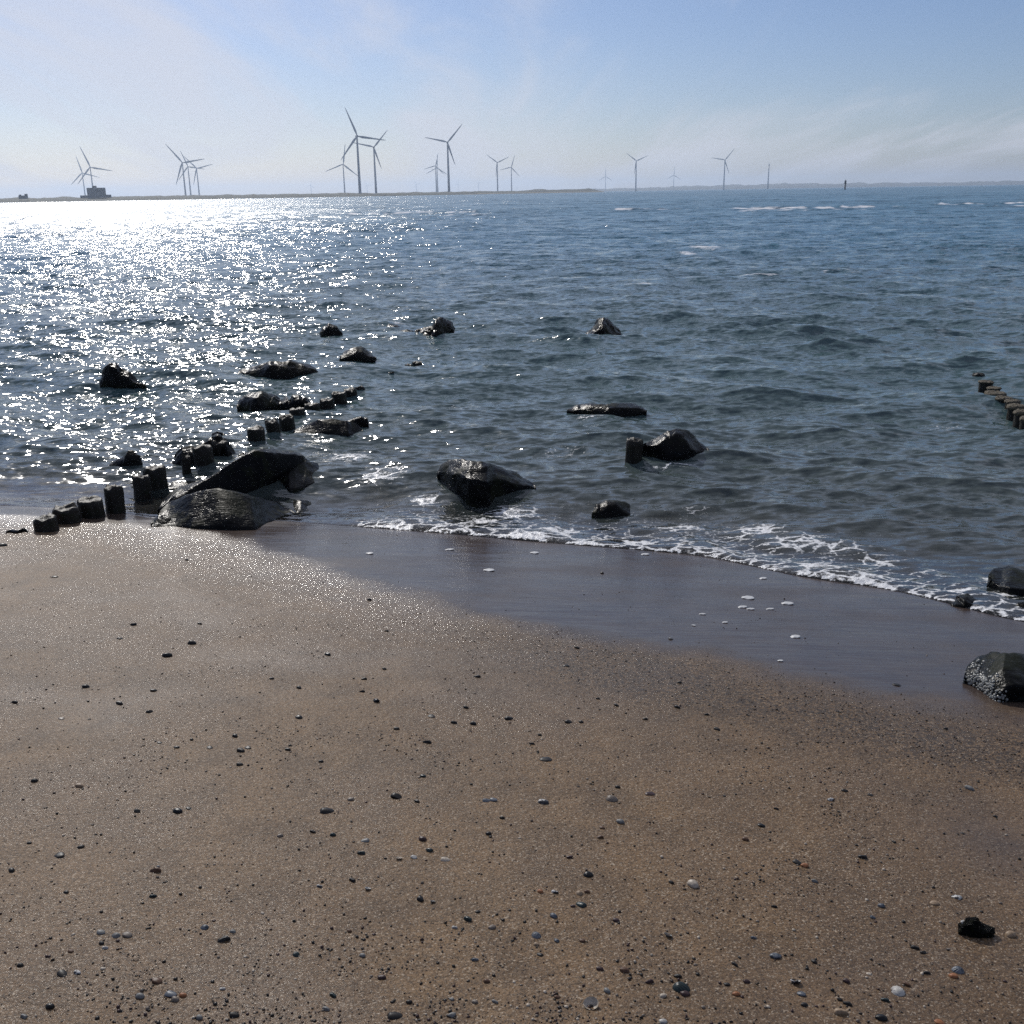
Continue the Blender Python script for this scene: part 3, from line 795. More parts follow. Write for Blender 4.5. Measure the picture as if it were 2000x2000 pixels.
rock("rock", "broad striated black slab lying on the sand in front of the slab group", [(298, 1026), (316, 1000), (345, 982), (375, 970), (414, 960), (434, 957), (458, 961), (490, 970), (530, 982), (556, 996), (568, 1006)],
     [(298, 1028), (345, 1029), (378, 1033), (450, 1037), (498, 1036), (520, 1022), (568, 1007)], .50, 'slope', MAT_SLATE, z0=sand_base, seed=8, rough=.09, group=RG)
rock("rock", "stubby black rock with a hollow at the right corner of the front slab", [(548, 992), (560, 984), (585, 979), (610, 982), (622, 992), (627, 1002)], [(548, 1000), (590, 1008), (627, 1004)], .4, 'block', z0=sand_base, seed=9, group=RG)
rock("rock", "flat layered black rock just right of the pole row", [(576, 842), (600, 830), (625, 822), (650, 819), (680, 824), (698, 830), (706, 842)], [(576, 846), (640, 852), (680, 852), (706, 844)], .24, 'slope', MAT_SLATE, seed=10, group=RG)
rock("rock", "narrow black rock tip poking up behind the flat layered rock", [(672, 824), (690, 820), (706, 814), (716, 816), (718, 826)], 830, .14, 'round', seed=11, group=RG)
rock("rock", "humped black rock left of the far end of the pole row", [(470, 792), (476, 782), (490, 774), (515, 771), (535, 776), (547, 790)], [(470, 798), (505, 804), (547, 794)], .5, 'round', seed=12, group=RG)
rock("rock", "jagged double black rock right behind the humped rock", [(549, 786), (556, 778), (564, 777), (566, 784), (574, 775), (585, 773), (598, 780), (607, 790)], 794, .35, 'round', seed=13, rough=.22, group=RG)
rock("rock", "long low crusty black rock in the glitter beyond the humped rock", [(472, 732), (485, 726), (505, 722), (528, 714), (565, 713), (590, 716), (606, 724), (616, 734)], [(472, 738), (530, 744), (616, 738)], .6, 'round', seed=14, rough=.18, group=RG)
rock("rock", "small rounded black rock farthest out on the left", [(626, 650), (633, 641), (644, 636), (657, 641), (667, 652)], 654, .5, 'round', seed=15, group=RG)
rock("rock", "low triangular black rock inward of the small farthest rock", [(668, 696), (680, 688), (693, 680), (708, 684), (722, 692), (730, 698)], 700, .6, 'round', seed=17, group=RG)
rock("rock", "knobbly black rock with a raised knob on its right side", [(813, 655), (820, 647), (835, 642), (846, 640), (853, 629), (864, 626), (876, 636), (882, 652)], [(813, 660), (850, 664), (882, 656)], .8, 'round', seed=18, rough=.2, group=RG)
rock("rock", "low wave-washed black stone left of the knobbly rock", [(771, 653), (782, 648), (795, 646), (808, 650), (812, 655)], 657, .4, 'round', seed=19, group=RG)
rock("rock", "black stone nearly covered by breaking foam, outermost by the knobbly rock", [(752, 641), (762, 635), (776, 636), (782, 641)], 642, .4, 'round', seed=20, group=RG)
rock("rock", "peaked black rock standing alone farther out in the middle", [(1142, 659), (1152, 654), (1160, 644), (1170, 630), (1178, 629), (1188, 636), (1197, 643), (1212, 655)], [(1142, 661), (1178, 664), (1212, 658)], .9, 'round', seed=21, rough=.16, group=RG)
rock("rock", "long flat black rock just breaking the surface in the middle", [(1118, 803), (1135, 795), (1160, 791), (1185, 794), (1215, 789), (1235, 794), (1252, 804)], [(1124, 803), (1190, 813), (1246, 806)], .35, 'round', seed=22, rough=.15, group=RG)
rock("rock", "flat-topped black block behind the single pole in the water", [(1254, 862), (1262, 856), (1285, 850), (1302, 843), (1318, 840), (1335, 844), (1352, 857), (1368, 868), (1381, 878)], [(1254, 898), (1300, 906), (1340, 905), (1381, 896)], .36, 'block', MAT_SLATE, seed=23, group=RG)
rock("rock", "big wedge-shaped black rock at the foaming water's edge", [(859, 930), (866, 912), (882, 903), (905, 902), (940, 907), (975, 915), (1005, 926), (1028, 938), (1041, 950)], [(859, 940), (885, 970), (920, 990), (955, 994), (965, 975), (1000, 966), (1041, 958)], .38, 'block', MAT_SLATE, seed=24, rough=.13, group=RG)
rock("rock", "small low black rock in the foam right of the big wedge rock", [(1158, 1000), (1166, 986), (1185, 979), (1205, 982), (1230, 992), (1251, 1002)], [(1158, 1010), (1200, 1014), (1251, 1006)], .3, 'round', seed=25, group=RG)
rock("rock", "wet black rock at the right edge hit by white splash", [(1928, 1128), (1940, 1116), (1965, 1112), (1995, 1118), (2050, 1128), (2090, 1150)], [(1928, 1150), (1970, 1166), (2090, 1180)], .4, 'block', MAT_SLATE, seed=26, group=RG)
rock("rock", "small dark stone in the swash left of the splashed rock", [(1822, 1177), (1830, 1170), (1842, 1169), (1850, 1177)], 1180, .1, 'round', z0=sand_base, seed=27, group=RG)
rock("rock", "low dark stone heap at the swash edge below the splashed rock", [(1856, 1182), (1868, 1172), (1885, 1168), (1900, 1174), (1920, 1184)], 1190, .2, 'round', z0=sand_base, seed=28, group=RG)
rock("rock", "low ragged black stone at the left tip of the front slab", [(296, 1022), (306, 1014), (322, 1008), (336, 1010), (346, 1022)], 1028, .2, 'round', z0=sand_base, seed=31, group=RG)
rock("rock", "thin dark stone sliver right of the striated block, in the shallow film", [(604, 984), (618, 977), (634, 975), (646, 979), (654, 986)], 989, .12, 'round', z0=sand_base, seed=32, group=RG)
rock("rock", "small wet stone at the right border below the splashed rock", [(1976, 1186), (1986, 1174), (2002, 1170), (2022, 1178), (2034, 1190)], 1200, .16, 'round', z0=sand_base, seed=33, group=RG)
BIG = rock("boulder", "flat-topped black boulder crusted with barnacles on the wet sand at the right edge", [(1885, 1322), (1892, 1304), (1906, 1288), (1928, 1283), (1965, 1283), (2000, 1288), (2040, 1302), (2070, 1330)],
     [(1885, 1334), (1920, 1352), (1950, 1372), (1985, 1372), (2070, 1368)], .34, 'block', MAT_ROCK, z0=sand_base, seed=29, rough=.10)

# barnacle crust on the boulder's left flank
def crust(parent, px_pts, n, rad, seed, name="barnacle_crust"):
    rnd = random.Random(seed)
    t = NT("barnacle"); p = t.obj()
    m = t.done(t.pbr(t.mixc(t.noise(p, 40, 3), (0.08, 0.09, 0.085), (0.40, 0.40, 0.38)), 0.35))
    verts, faces = [], []
    dg = bpy.context.evaluated_depsgraph_get(); dg.update()
    for _ in range(n * 4):
        if len(faces) > n * 20: break
        a, b = rnd.choice(px_pts)
        px, py = a + rnd.gauss(0, 9), b + rnd.gauss(0, 8)
        d = Vector(pdir(px, py))
        inv = parent.matrix_world.inverted() if False else Matrix.Translation(-parent.location)
        ok, loc, nor, _i = parent.ray_cast(inv @ Vector((0, 0, CAM_H)), d)
        if not ok: continue
        r = rad * rnd.uniform(.5, 1.3)
        nor = nor.normalized(); tx = nor.orthogonal().normalized(); ty = nor.cross(tx)
        b0 = len(verts)
        for rr, hh in ((1.0, -.2), (.75, .6), (.4, .95)):
            for k in range(7):
                an = 2 * math.pi * k / 7 + rnd.uniform(-.2, .2)
                verts.append(loc + (tx * math.cos(an) + ty * math.sin(an)) * r * rr + nor * r * hh)
        verts.append(loc + nor * r * .55)
        for j in range(2):
            for k in range(7):
                k2 = (k + 1) % 7
                faces.append((b0 + j * 7 + k, b0 + j * 7 + k2, b0 + (j + 1) * 7 + k2, b0 + (j + 1) * 7 + k))
        for k in range(7): faces.append((b0 + 14 + k, b0 + 14 + (k + 1) % 7, b0 + 21))
    o = mesh_obj(name, verts, faces, m, parent)
    o["kind"] = "stuff"
crust(BIG, [(1893, 1325), (1905, 1300), (1910, 1320), (1918, 1330), (1925, 1335), (1915, 1345), (1930, 1350), (1940, 1362), (1935, 1328), (1950, 1368)], 320, .006, 5)

# ------------------------------------------------------------------ groyne poles
def pole_material():
    t = NT("groyne_wood"); p = t.obj()
    gr = t.noise(t.mapping(p, scale=(30, 30, 4)), 1.0, 4, 0.6)
    al = t.noise(p, 12, 4, 0.65)
    col = t.mixc(t.rng(gr, 0.35, 0.65), (0.010, 0.009, 0.008), (0.022, 0.019, 0.015))
    col = t.mixc(t.rng(al, 0.52, 0.68), col, (0.014, 0.017, 0.009))
    h = t.math('ADD', t.math('MULTIPLY', gr, 0.010), t.math('MULTIPLY', al, 0.012))
    return t.done(t.pbr(col, 0.5, t.bump(h, 1.0, 1.0), spec=0.25))
MAT_POLE = pole_material()
def crustcap_material():
    t = NT("weed_crust"); p = t.obj()
    n = t.noise(p, 60, 4, 0.7)
    col = t.mixc(t.rng(n, 0.4, 0.65), (0.05, 0.042, 0.028), (0.20, 0.165, 0.11))
    return t.done(t.pbr(col, 0.75, t.bump(t.math('MULTIPLY', n, 0.03), 1.0, 1.0)))
MAT_CAP = crustcap_material()

def pole_rings(r, h, seed, top=.5):
    rings = []
    n = 28
    for z, k in ((-.5, 1.0), (0, 1.02), (h * .3, 1.0), (h * .6, 1.01), (h * .85, 1.0), (h * .95, .97), (h * .99, .9), (h, .78), (h + .002, .4), (h, .08)):
        ring = []
        for i in range(n):
            a = 2 * math.pi * i / n
            q = Vector((math.cos(a) * 2.0 + seed * 5, math.sin(a) * 2.0, z * 9))
            rr = r * k * (1 + .07 * mnoise.noise(q) + .03 * mnoise.noise(q * 3))
            ring.append((rr * math.cos(a), rr * math.sin(a), z + ((.03 * mnoise.noise(Vector((math.cos(a) * k * 1.6 + seed * 3, math.sin(a) * k * 1.6, seed))) + .012 * mnoise.noise(q * 2)) if z > h * .8 else 0)))
        rings.append(ring)
    return rings
def pole(cx, ytop, ybot, wpx, label, seed, group, zf=0.0, cap=False):
    P = hit(cx, ybot, zf)
    mpp = depth_of(P) / 2000
    r = wpx * mpp / 2
    g = math.hypot(P[0], P[1])
    # nearest face of the pole meets the ground at ybot: centre lies one radius further
    P2 = np.array([P[0] * (g + r) / g, P[1] * (g + r) / g, P[2]])
    dt = pdir(cx, ytop); ztop = CAM_H + dt[2] / math.hypot(dt[0], dt[1]) * (g + r * 1.5)
    h = max(.03, ztop - P[2])
    if not cap:
        o = mesh_obj("groyne_pole", *ring_loft(pole_rings(r, h, seed)), MAT_POLE)
        o.location = P2; o.rotation_euler = (R(random.uniform(-5, 5)), R(random.uniform(-6, 6)), 0)
        tag(o, label, "groyne pole", group)
    else:
        root = bpy.data.objects.new("groyne_pole", None); COL.objects.link(root); root.location = P2
        tag(root, label, "groyne pole", group)
        mesh_obj("post", *ring_loft(pole_rings(r * .94, h * .9, seed)), MAT_POLE, root)
        rings = []
        n = 28
        for z, k in ((h * .62, .92), (h * .66, 1.06), (h * .82, 1.1), (h * .95, 1.02), (h * 1.02, .8), (h * 1.05, .4), (h * 1.04, .06)):
            ring = []
            for i in range(n):
                a = 2 * math.pi * i / n
                q = Vector((math.cos(a) * 3 + seed * 3, math.sin(a) * 3, z * 25))
                ring.append((r * k * (1 + .14 * mnoise.noise(q)) * math.cos(a), r * k * (1 + .14 * mnoise.noise(q)) * math.sin(a), z + r * .12 * mnoise.noise(q * 1.7)))
            rings.append(ring)
        mesh_obj("weed_crust", *ring_loft(rings), MAT_CAP, root)
GL, GRR = "left row of groyne poles", "right row of groyne poles"
LP = [(92, 1008, 1039, 44), (133, 987, 1023, 49), (181, 971, 1013, 48), (227, 948, 1004, 36), (279, 928, 970, 33), (307, 910, 955, 43), (365, 890, 926, 17), (400, 870, 912, 39), (430, 860, 892, 30),
      (502, 834, 865, 34), (536, 820, 852, 27), (562, 811, 838, 30), (582, 797, 816, 30), (610, 788, 804, 29), (639, 779, 793, 28), (663, 766, 782, 28), (685, 759, 772, 25), (704, 755, 766, 19), (766, 727, 732, 16), (798, 714, 718, 14), (815, 708, 713, 20)]
LPL = ["squat black pole nearest the camera, first at the beach end of the left row",
 "wide black pole, second from the beach end of the left row", "wide black pole, third from the beach end of the left row",
 "tall narrow black pole, fourth from the beach end of the left row", "narrow pole with a pale rim overlapping the broad slanting pole, left row",
 "broad slanting black pole beside the pale-rimmed pole in the left row", "thin crooked post in front of the pointed rock in the left row",
 "broad pole with a lit rim just right of the thin crooked post, left row", "pole tucked behind the broad lit-rimmed pole in the left row",
 "lone round-topped black pole standing apart in the water beyond the slabs", "left of the two touching poles beyond the lone round-topped pole",
 "right of the two touching poles beyond the lone round-topped pole", "square-looking pole in front of the jagged double rock",
 "low pole right of the square-looking pole, by the jagged double rock", "low pole halfway along the seaward half of the left row",
 "taller dark pole, fourth from the seaward end of the visible left row", "third from the seaward end of the visible left row of poles",
 "small outermost pole still clearly above water in the left row", "first pole top just awash beyond the left row", "second pole top just awash beyond the left row", "last pole top awash at the seaward end of the left row"]
for i, (p_, l_) in enumerate(zip(LP, LPL)):
    pole(p_[0], p_[1], p_[2], p_[3], l_, i + 1, GL, zf=sand_base if i < 4 else level)
pole(1237, 856, 908, 33, "single upright square-topped pole standing in front of the flat-topped block", 40, "single pole")
RP = [(1897, 716, 721, 20), (1911, 730, 736, 22), (1925, 743, 755, 27), (1940, 755, 768, 25), (1942, 764, 785, 37), (1959, 774, 792, 30), (1976, 780, 800, 27), (1983, 789, 814, 33), (1994, 800, 828, 30), (2006, 813, 840, 30)]
RPL = ["last pole top awash at the seaward end of the right row", "second pole top from the seaward end of the right row, awash", "low crusted pole where the right row starts to show above water",
 "small crusted pole behind the broad one in the right row", "broad brown-topped pole overlapping the small one in the right row", "brown-topped pole just after the broad one in the right row",
 "narrow brown-topped pole in the middle of the right row", "tall brown-topped pole in the nearer half of the right row", "brown-topped pole second from the photo's right border in the right row",
 "nearest pole of the right row, cut by the right border of the photo"]
for i, (p_, l_) in enumerate(zip(RP, RPL)):
    pole(*p_, l_, 60 + i, GRR, cap=i >= 2)

# ------------------------------------------------------------------ pebbles, shells and grit on the sand
def pebble_mat(name, col, rough=0.42, col2=None, bands=False, wet=0.28):
    t = NT(name); p = t.obj()
    n = t.noise(p, 2.2, 4, 0.6)
    c = t.mixc(t.rng(n, 0.35, 0.65), tuple(x * .7 for x in col), col)
    if col2: c = t.mixc(t.rng(t.noise(p, 1.1, 2), 0.45, 0.55), c, col2)
    h = t.math('MULTIPLY', t.noise(p, 14, 3, 0.6), 0.0004)
    return t.done(t.pbr(c, rough, t.bump(h, 1.0, 1.0), spec=wet))
PM = {
 'dark': pebble_mat("pebble_dark", (0.020, 0.018, 0.017)),
 'black': pebble_mat("pebble_black", (0.011, 0.011, 0.012), 0.3),
 'grey': pebble_mat("pebble_grey", (0.17, 0.17, 0.165)),
 'taupe': pebble_mat("pebble_taupe", (0.17, 0.14, 0.115)),
 'blue': pebble_mat("shell_blue_grey", (0.055, 0.068, 0.088), 0.32, (0.13, 0.14, 0.155)),
 'teal': pebble_mat("pebble_teal", (0.018, 0.030, 0.031), 0.28),
 'brown': pebble_mat("pebble_brown", (0.10, 0.052, 0.030)),
 'plum': pebble_mat("pebble_plum", (0.050, 0.027, 0.026), 0.35),
 'orange': pebble_mat("pebble_orange", (0.30, 0.125, 0.055)),
 'tan': pebble_mat("pebble_tan", (0.30, 0.215, 0.14)),
 'cream': pebble_mat("shell_cream", (0.42, 0.36, 0.29), 0.4),
 'white': pebble_mat("shell_white", (0.52, 0.50, 0.46), 0.35, (0.30, 0.29, 0.28)),
 'pied': pebble_mat("shell_white_and_dark", (0.55, 0.54, 0.52), 0.35, (0.022, 0.022, 0.026)),
}
CNAME = {'dark': 'dark', 'black': 'black', 'grey': 'grey', 'taupe': 'taupe', 'blue': 'blue-grey', 'teal': 'dark green', 'brown': 'reddish brown', 'plum': 'plum brown', 'orange': 'orange', 'tan': 'tan', 'cream': 'cream', 'white': 'whitish', 'pied': 'white and dark'}

def ico(sub):
    bm = bmesh.new(); bmesh.ops.create_icosphere(bm, subdivisions=sub, radius=1.0)
    bm.verts.ensure_lookup_table()
    v = [tuple(x.co) for x in bm.verts]; f = [tuple(y.index for y in x.verts) for x in bm.faces]
    bm.free(); return v, f
def shape_pebble(seed, flat=.6, lump=.18):
    v, f = ico(3); out = []
    for p in v:
        q = Vector(p); n = mnoise.noise(q * 1.1 + Vector((seed * 9, 0, 0))) + .4 * mnoise.noise(q * 2.7 + Vector((0, seed * 7, 0)))
        k = 1 + lump * n
        out.append((p[0] * k, p[1] * k * .72, p[2] * k * flat))
    return out, f
def shape_chip(seed):
    v, f = ico(3); out = []
    rnd = random.Random(seed)
    pl = [(Vector((rnd.gauss(0, 1), rnd.gauss(0, 1), rnd.gauss(0, 1))).normalized(), rnd.uniform(.55, .85)) for _ in range(9)]
    for p in v:
        q = Vector(p)
        for n, d in pl:
            e = q.dot(n) - d
            if e > 0: q = q - n * e
        q *= 1 + .1 * mnoise.noise(q * 3 + Vector((seed, 0, 0)))
        out.append((q.x * 1.1, q.y * .75, q.z * .6))
    return out, f
def shape_valve(ribs, depth, concave=False, pointed=0.0, wave=0.0):
    """half shell: a thin dome with radiating ribs (unit half width), or the same lying open side up"""
    nr, na = 14, 72; outer, inner = [], []
    for side, arr in ((0, outer), (1, inner)):
        for i in range(nr + 1):
            r = i / nr
            for k in range(na):
                a = 2 * math.pi * k / na
                R0 = 1.0 + .10 * math.cos(a) - .12 * max(0, -math.cos(a)) + pointed * math.cos(a) * abs(math.cos(a))
                x = math.cos(a) * r * R0; y = math.sin(a) * r * R0 * (.82 - .35 * pointed)
                z = depth * (1 - r ** 2.2) ** .8
                # ribs run out from the hinge at -x
                ang = math.atan2(y, x + .95)
                rb = ribs and (.035 * math.cos(ang * ribs) * min(1, max(0, (x + 1.0)) * 1.2) * (.35 + .65 * r))
                z = z * (1 - .08 * side) - .06 * side + (rb or 0) + wave * math.sin(x * 4) * .1
                arr.append((x, y, z if not concave else depth - z))
    verts = outer + inner; m = na; off = len(outer); faces = []
    for i in range(nr):
        for k in range(m):
            k2 = (k + 1) % m
            faces.append((i * m + k, (i + 1) * m + k, (i + 1) * m + k2, i * m + k2))
            faces.append((off + i * m + k2, off + (i + 1) * m + k2, off + (i + 1) * m + k, off + i * m + k))
    for k in range(m):
        k2 = (k + 1) % m
        faces.append((nr * m + k, off + nr * m + k, off + nr * m + k2, nr * m + k2))
    return verts, faces
SHP = {'peb': [shape_pebble(i, f_) for i, f_ in ((1, .6), (2, .5), (3, .66), (4, .42))], 'chip': [shape_chip(i) for i in (1, 2, 3, 4)],
       'cockle': [shape_valve(34, .62)], 'cup': [shape_valve(20, .45, True)], 'mussel': [shape_valve(0, .42, pointed=.35)], 'flat': [shape_pebble(8, .24, .25), shape_chip(9)]}
NOUN = {'peb': 'pebble', 'chip': 'stone chip', 'cockle': 'ribbed cockle shell', 'cup': 'open shell', 'mussel': 'mussel shell', 'flat': 'flat pebble'}
ONAME = {'peb': 'pebble', 'chip': 'stone_chip', 'cockle': 'cockle_shell', 'cup': 'open_shell', 'mussel': 'mussel_shell', 'flat': 'flat_pebble'}
_mc = {}
def shape_mesh(kind, var, mat):
    key = (kind, var, mat)
    if key not in _mc:
        _mc[key] = mesh_data(ONAME[kind], SHP[kind][var], PM[mat])
    return _mc[key]
# px, py, width px, shape, colour
ITEMS = """67 1526 14 peb dark;155 1536 16 chip tan;347 1585 21 peb black;369 1579 14 flat dark;268 1585 15 chip dark;116 1671 24 flat dark;158 1655 14 peb dark;57 1647 11 peb dark
303 1701 24 flat brown;309 1693 8 peb grey;23 1701 15 peb dark;129 1743 12 peb dark;299 1751 14 chip teal;197 1822 18 peb grey;228 1828 19 cockle grey;249 1827 22 peb taupe;401 1812 18 cockle blue;437 1836 25 flat dark
455 1820 13 peb grey;198 1843 12 peb dark;206 1852 12 chip white;138 1858 13 peb brown;265 1874 14 chip tan;40 1886 13 peb dark;120 1900 26 mussel dark;151 1900 15 chip pied;201 1892 11 peb cream;307 1917 23 peb brown
329 1941 26 mussel blue;342 1953 17 peb taupe;357 1945 15 peb orange;274 1947 18 peb grey;97 1967 18 peb black;47 1986 16 chip grey;389 1988 15 peb grey;435 1932 12 chip white;457 1984 20 chip dark
632 1585 30 mussel dark;826 1516 13 peb teal;774 1557 22 chip dark;814 1566 12 chip dark;685 1562 14 peb taupe;946 1564 17 mussel blue;960 1562 17 mussel blue;981 1598 11 chip dark;954 1629 12 peb dark;650 1631 13 peb teal
717 1642 19 mussel grey;706 1667 16 chip teal;547 1633 13 peb taupe;611 1625 13 chip dark;825 1640 16 peb plum;839 1662 16 chip teal;865 1679 20 mussel cream;808 1675 14 chip white;778 1678 13 cup cream;688 1720 15 chip black
624 1732 13 chip pied;717 1737 13 cup white;821 1757 17 peb black;844 1762 11 cup grey;513 1784 9 peb cream;914 1797 19 chip teal;933 1781 11 peb dark;961 1812 16 peb taupe;888 1812 11 chip white;578 1864 17 cockle teal
708 1867 13 peb grey;682 1819 12 chip brown;745 1910 17 chip plum;651 1945 16 chip teal;928 1875 13 chip blue;882 1952 11 peb grey;927 1957 14 peb taupe;967 1957 13 chip grey;950 1917 14 peb brown;764 1985 32 mussel dark
799 1958 13 peb dark;637 1972 16 chip grey;883 1984 18 chip grey;1056 1566 23 mussel pied;1193 1561 26 cockle taupe;1206 1538 11 peb dark;1270 1551 21 flat plum;1212 1606 17 peb grey;1176 1617 12 peb brown;1171 1636 15 flat brown
1113 1675 13 chip plum;1147 1709 22 cockle black;1311 1724 12 chip dark;1354 1729 25 peb cream;1487 1613 16 peb black;1455 1640 15 peb brown;1055 1742 13 peb orange;1084 1743 14 chip pied;1132 1745 17 cockle tan;1146 1742 12 peb brown
1139 1769 24 mussel teal;1119 1770 11 peb plum;1081 1790 16 peb blue;1203 1798 15 peb plum;1046 1827 22 cockle blue;1087 1838 12 peb blue;1047 1845 12 peb tan;1303 1828 18 cup grey;1057 1866 15 mussel dark;1472 1832 11 chip blue
1137 1838 13 peb brown;1220 1896 20 peb brown;1171 1893 15 chip plum;1328 1930 38 cockle teal;1338 1942 20 peb plum;1295 1946 14 peb cream;1438 1942 16 peb orange;1185 1936 15 peb grey;1157 1963 32 cup cream;1089 1948 13 flat brown
1295 1996 17 peb white;1324 1908 15 chip dark;1268 1918 17 chip plum;1420 1923 13 peb dark;1435 1884 14 chip dark;1458 1918 14 chip plum;1554 1683 21 mussel dark;1572 1692 17 chip orange;1591 1722 13 chip grey;1685 1675 18 chip dark
1622 1563 13 chip pied;1893 1541 18 chip grey;1873 1754 22 mussel pied;1825 1765 18 peb tan;1721 1770 14 peb blue;1704 1792 11 peb blue;1512 1771 12 chip dark;1974 1827 22 peb tan;1515 1868 24 peb blue;1590 1879 13 peb dark
1787 1852 16 chip dark;1803 1861 12 chip dark;1873 1896 26 cockle blue;1862 1907 18 peb orange;1700 1903 12 mussel cream;1770 1923 16 chip brown;1755 1938 35 cockle white;1552 1920 22 cup pied;1565 1942 18 peb blue;1571 1963 15 peb dark
1653 1917 14 peb plum;1642 1978 26 chip tan;1721 1989 24 peb black;1835 1998 20 peb orange;1729 1954 16 chip teal;1655 1961 18 chip dark;1640 1953 12 chip dark;1810 1901 14 chip dark;1787 1915 9 peb tan
261 1221 13 chip black;234 1247 14 flat dark;375 1257 18 peb dark;327 1281 20 peb black;390 1219 10 chip dark;168 1342 16 peb black;300 1349 14 peb dark;28 1372 15 flat dark;233 1375 16 chip dark;292 1391 13 chip dark;120 1404 14 flat taupe
459 1438 13 peb black;374 1445 9 peb dark;312 1451 12 flat dark;345 1460 12 peb dark;410 1461 15 flat dark;470 1467 17 chip dark;484 1461 15 flat dark;468 1494 14 chip dark;107 1127 14 flat dark;365 1094 8 peb dark;5 1066 18 peb black
721 1172 10 peb dark;755 1233 10 flat dark;640 1279 14 chip black;584 1344 12 peb dark;531 1326 10 peb dark;584 1402 16 peb black;843 1400 17 flat dark;887 1412 13 chip black;924 1414 14 peb black;932 1322 14 flat dark;751 1307 10 peb dark
707 1351 12 flat dark;910 1383 12 chip dark;735 1370 16 chip black;834 1450 18 flat dark;994 1404 18 flat dark;774 1424 12 chip dark;711 1327 11 chip dark;627 1488 10 peb dark;562 1465 12 chip dark;1106 1301 13 flat black;1127 1266 11 chip dark
1176 1120 8 peb dark;1327 1334 10 chip dark;1168 1365 9 peb dark;1204 1378 11 chip dark;1323 1382 13 chip black;1379 1396 10 chip dark;1260 1405 10 chip dark;1135 1411 10 peb dark;1400 1425 13 chip dark;1066 1484 25 flat dark;1039 1453 12 flat dark
1054 1436 9 chip dark;1111 1411 16 flat dark;1310 1248 10 peb grey;1751 1338 17 flat dark;1847 1424 9 chip dark;1516 1580 10 chip dark;1650 1545 13 flat dark;1700 1553 12 flat dark;1880 1628 9 flat dark;1945 1595 10 flat dark"""
LM = [("the big ribbed dark cockle", 1328, 1930), ("the half-buried white cockle", 1755, 1938), ("the jagged black lump", 1905, 1812), ("the oval cream pebble", 1354, 1729), ("the black domed shell", 1147, 1709),
      ("the open cream shell", 1157, 1963), ("the taupe ribbed shell", 1193, 1561), ("the crossed blue mussel pair", 953, 1563), ("the long dark shell", 632, 1585), ("the round taupe pebble", 249, 1827),
      ("the blue shell cluster", 335, 1945), ("the barnacled boulder", 1950, 1330), ("the squat first pole", 92, 1039), ("the striated front slab", 430, 1035), ("the dark wet-line pebble", 1106, 1301), ("the black angular stone", 327, 1281), ("the flat dark middle pebble", 1066, 1484)]
FIXED = {(1328, 1930): "big dark blue-green ribbed cockle shell, the largest shell near the bottom edge", (1755, 1938): "half-buried white cockle shell with bold ribs near the bottom right",
 (1354, 1729): "oval cream pebble with a dark shaded underside, alone on open sand", (1147, 1709): "black domed shell standing out on bare sand left of the oval cream pebble",
 (1157, 1963): "open cream shell lying hollow side up near the bottom edge", (1193, 1561): "round taupe ribbed shell, pale above and dark below, in mid beach",
 (946, 1564): "left half of the crossed blue mussel pair", (960, 1562): "right half of the crossed blue mussel pair", (632, 1585): "long dark shell with a bright top glint left of the mussel pair",
 (249, 1827): "round taupe pebble touching a small grey ribbed shell", (228, 1828): "small grey ribbed shell touching the round taupe pebble",
 (329, 1941): "blue-grey shell propped up among small pebbles at lower left", (1106, 1301): "flat black pebble in the coarse dark band just below the wet line",
 (327, 1281): "black angular stone, biggest on the glittering upper left sand", (1066, 1484): "large flat dark pebble in the middle of the beach"}
def auto_labels(items):
    base = []
    for (px, py, w, k, c) in items:
        if (px, py) in FIXED: base.append((FIXED[(px, py)], None, 0)); continue
        size = "large " if w >= 22 else ("small " if w < 15 else "")
        d, nm, lx, ly = min((math.hypot((px - a) * .8, py - b), n, a, b) for n, a, b in LM)
        ddx, ddy = px - lx, py - ly
        side = ("right of" if ddx > 0 else "left of") if abs(ddx) > 1.1 * abs(ddy) else ("below" if ddy > 0 else "above")
        base.append((f"{size}{CNAME[c]} {NOUN[k]}", f"{side} {nm}", d))
    out = []
    ordn = ["closest", "second", "third", "fourth", "fifth", "sixth", "seventh", "eighth", "ninth", "tenth"]
    for i, (a, b, d) in enumerate(base):
        if b is None: out.append(a); continue
        same = sorted([(q[2], j) for j, q in enumerate(base) if q[:2] == (a, b)])
        if len(same) == 1: out.append(f"{a} on the sand {b}")
        else: out.append(f"{ordn[[j for _, j in same].index(i)]} {a} on the sand {b}")
    return out
def sand_normal(x, y):
    e = .03
    return Vector((float(sand_z(x - e, y) - sand_z(x + e, y)) / (2 * e), float(sand_z(x, y - e) - sand_z(x, y + e)) / (2 * e), 1)).normalized()
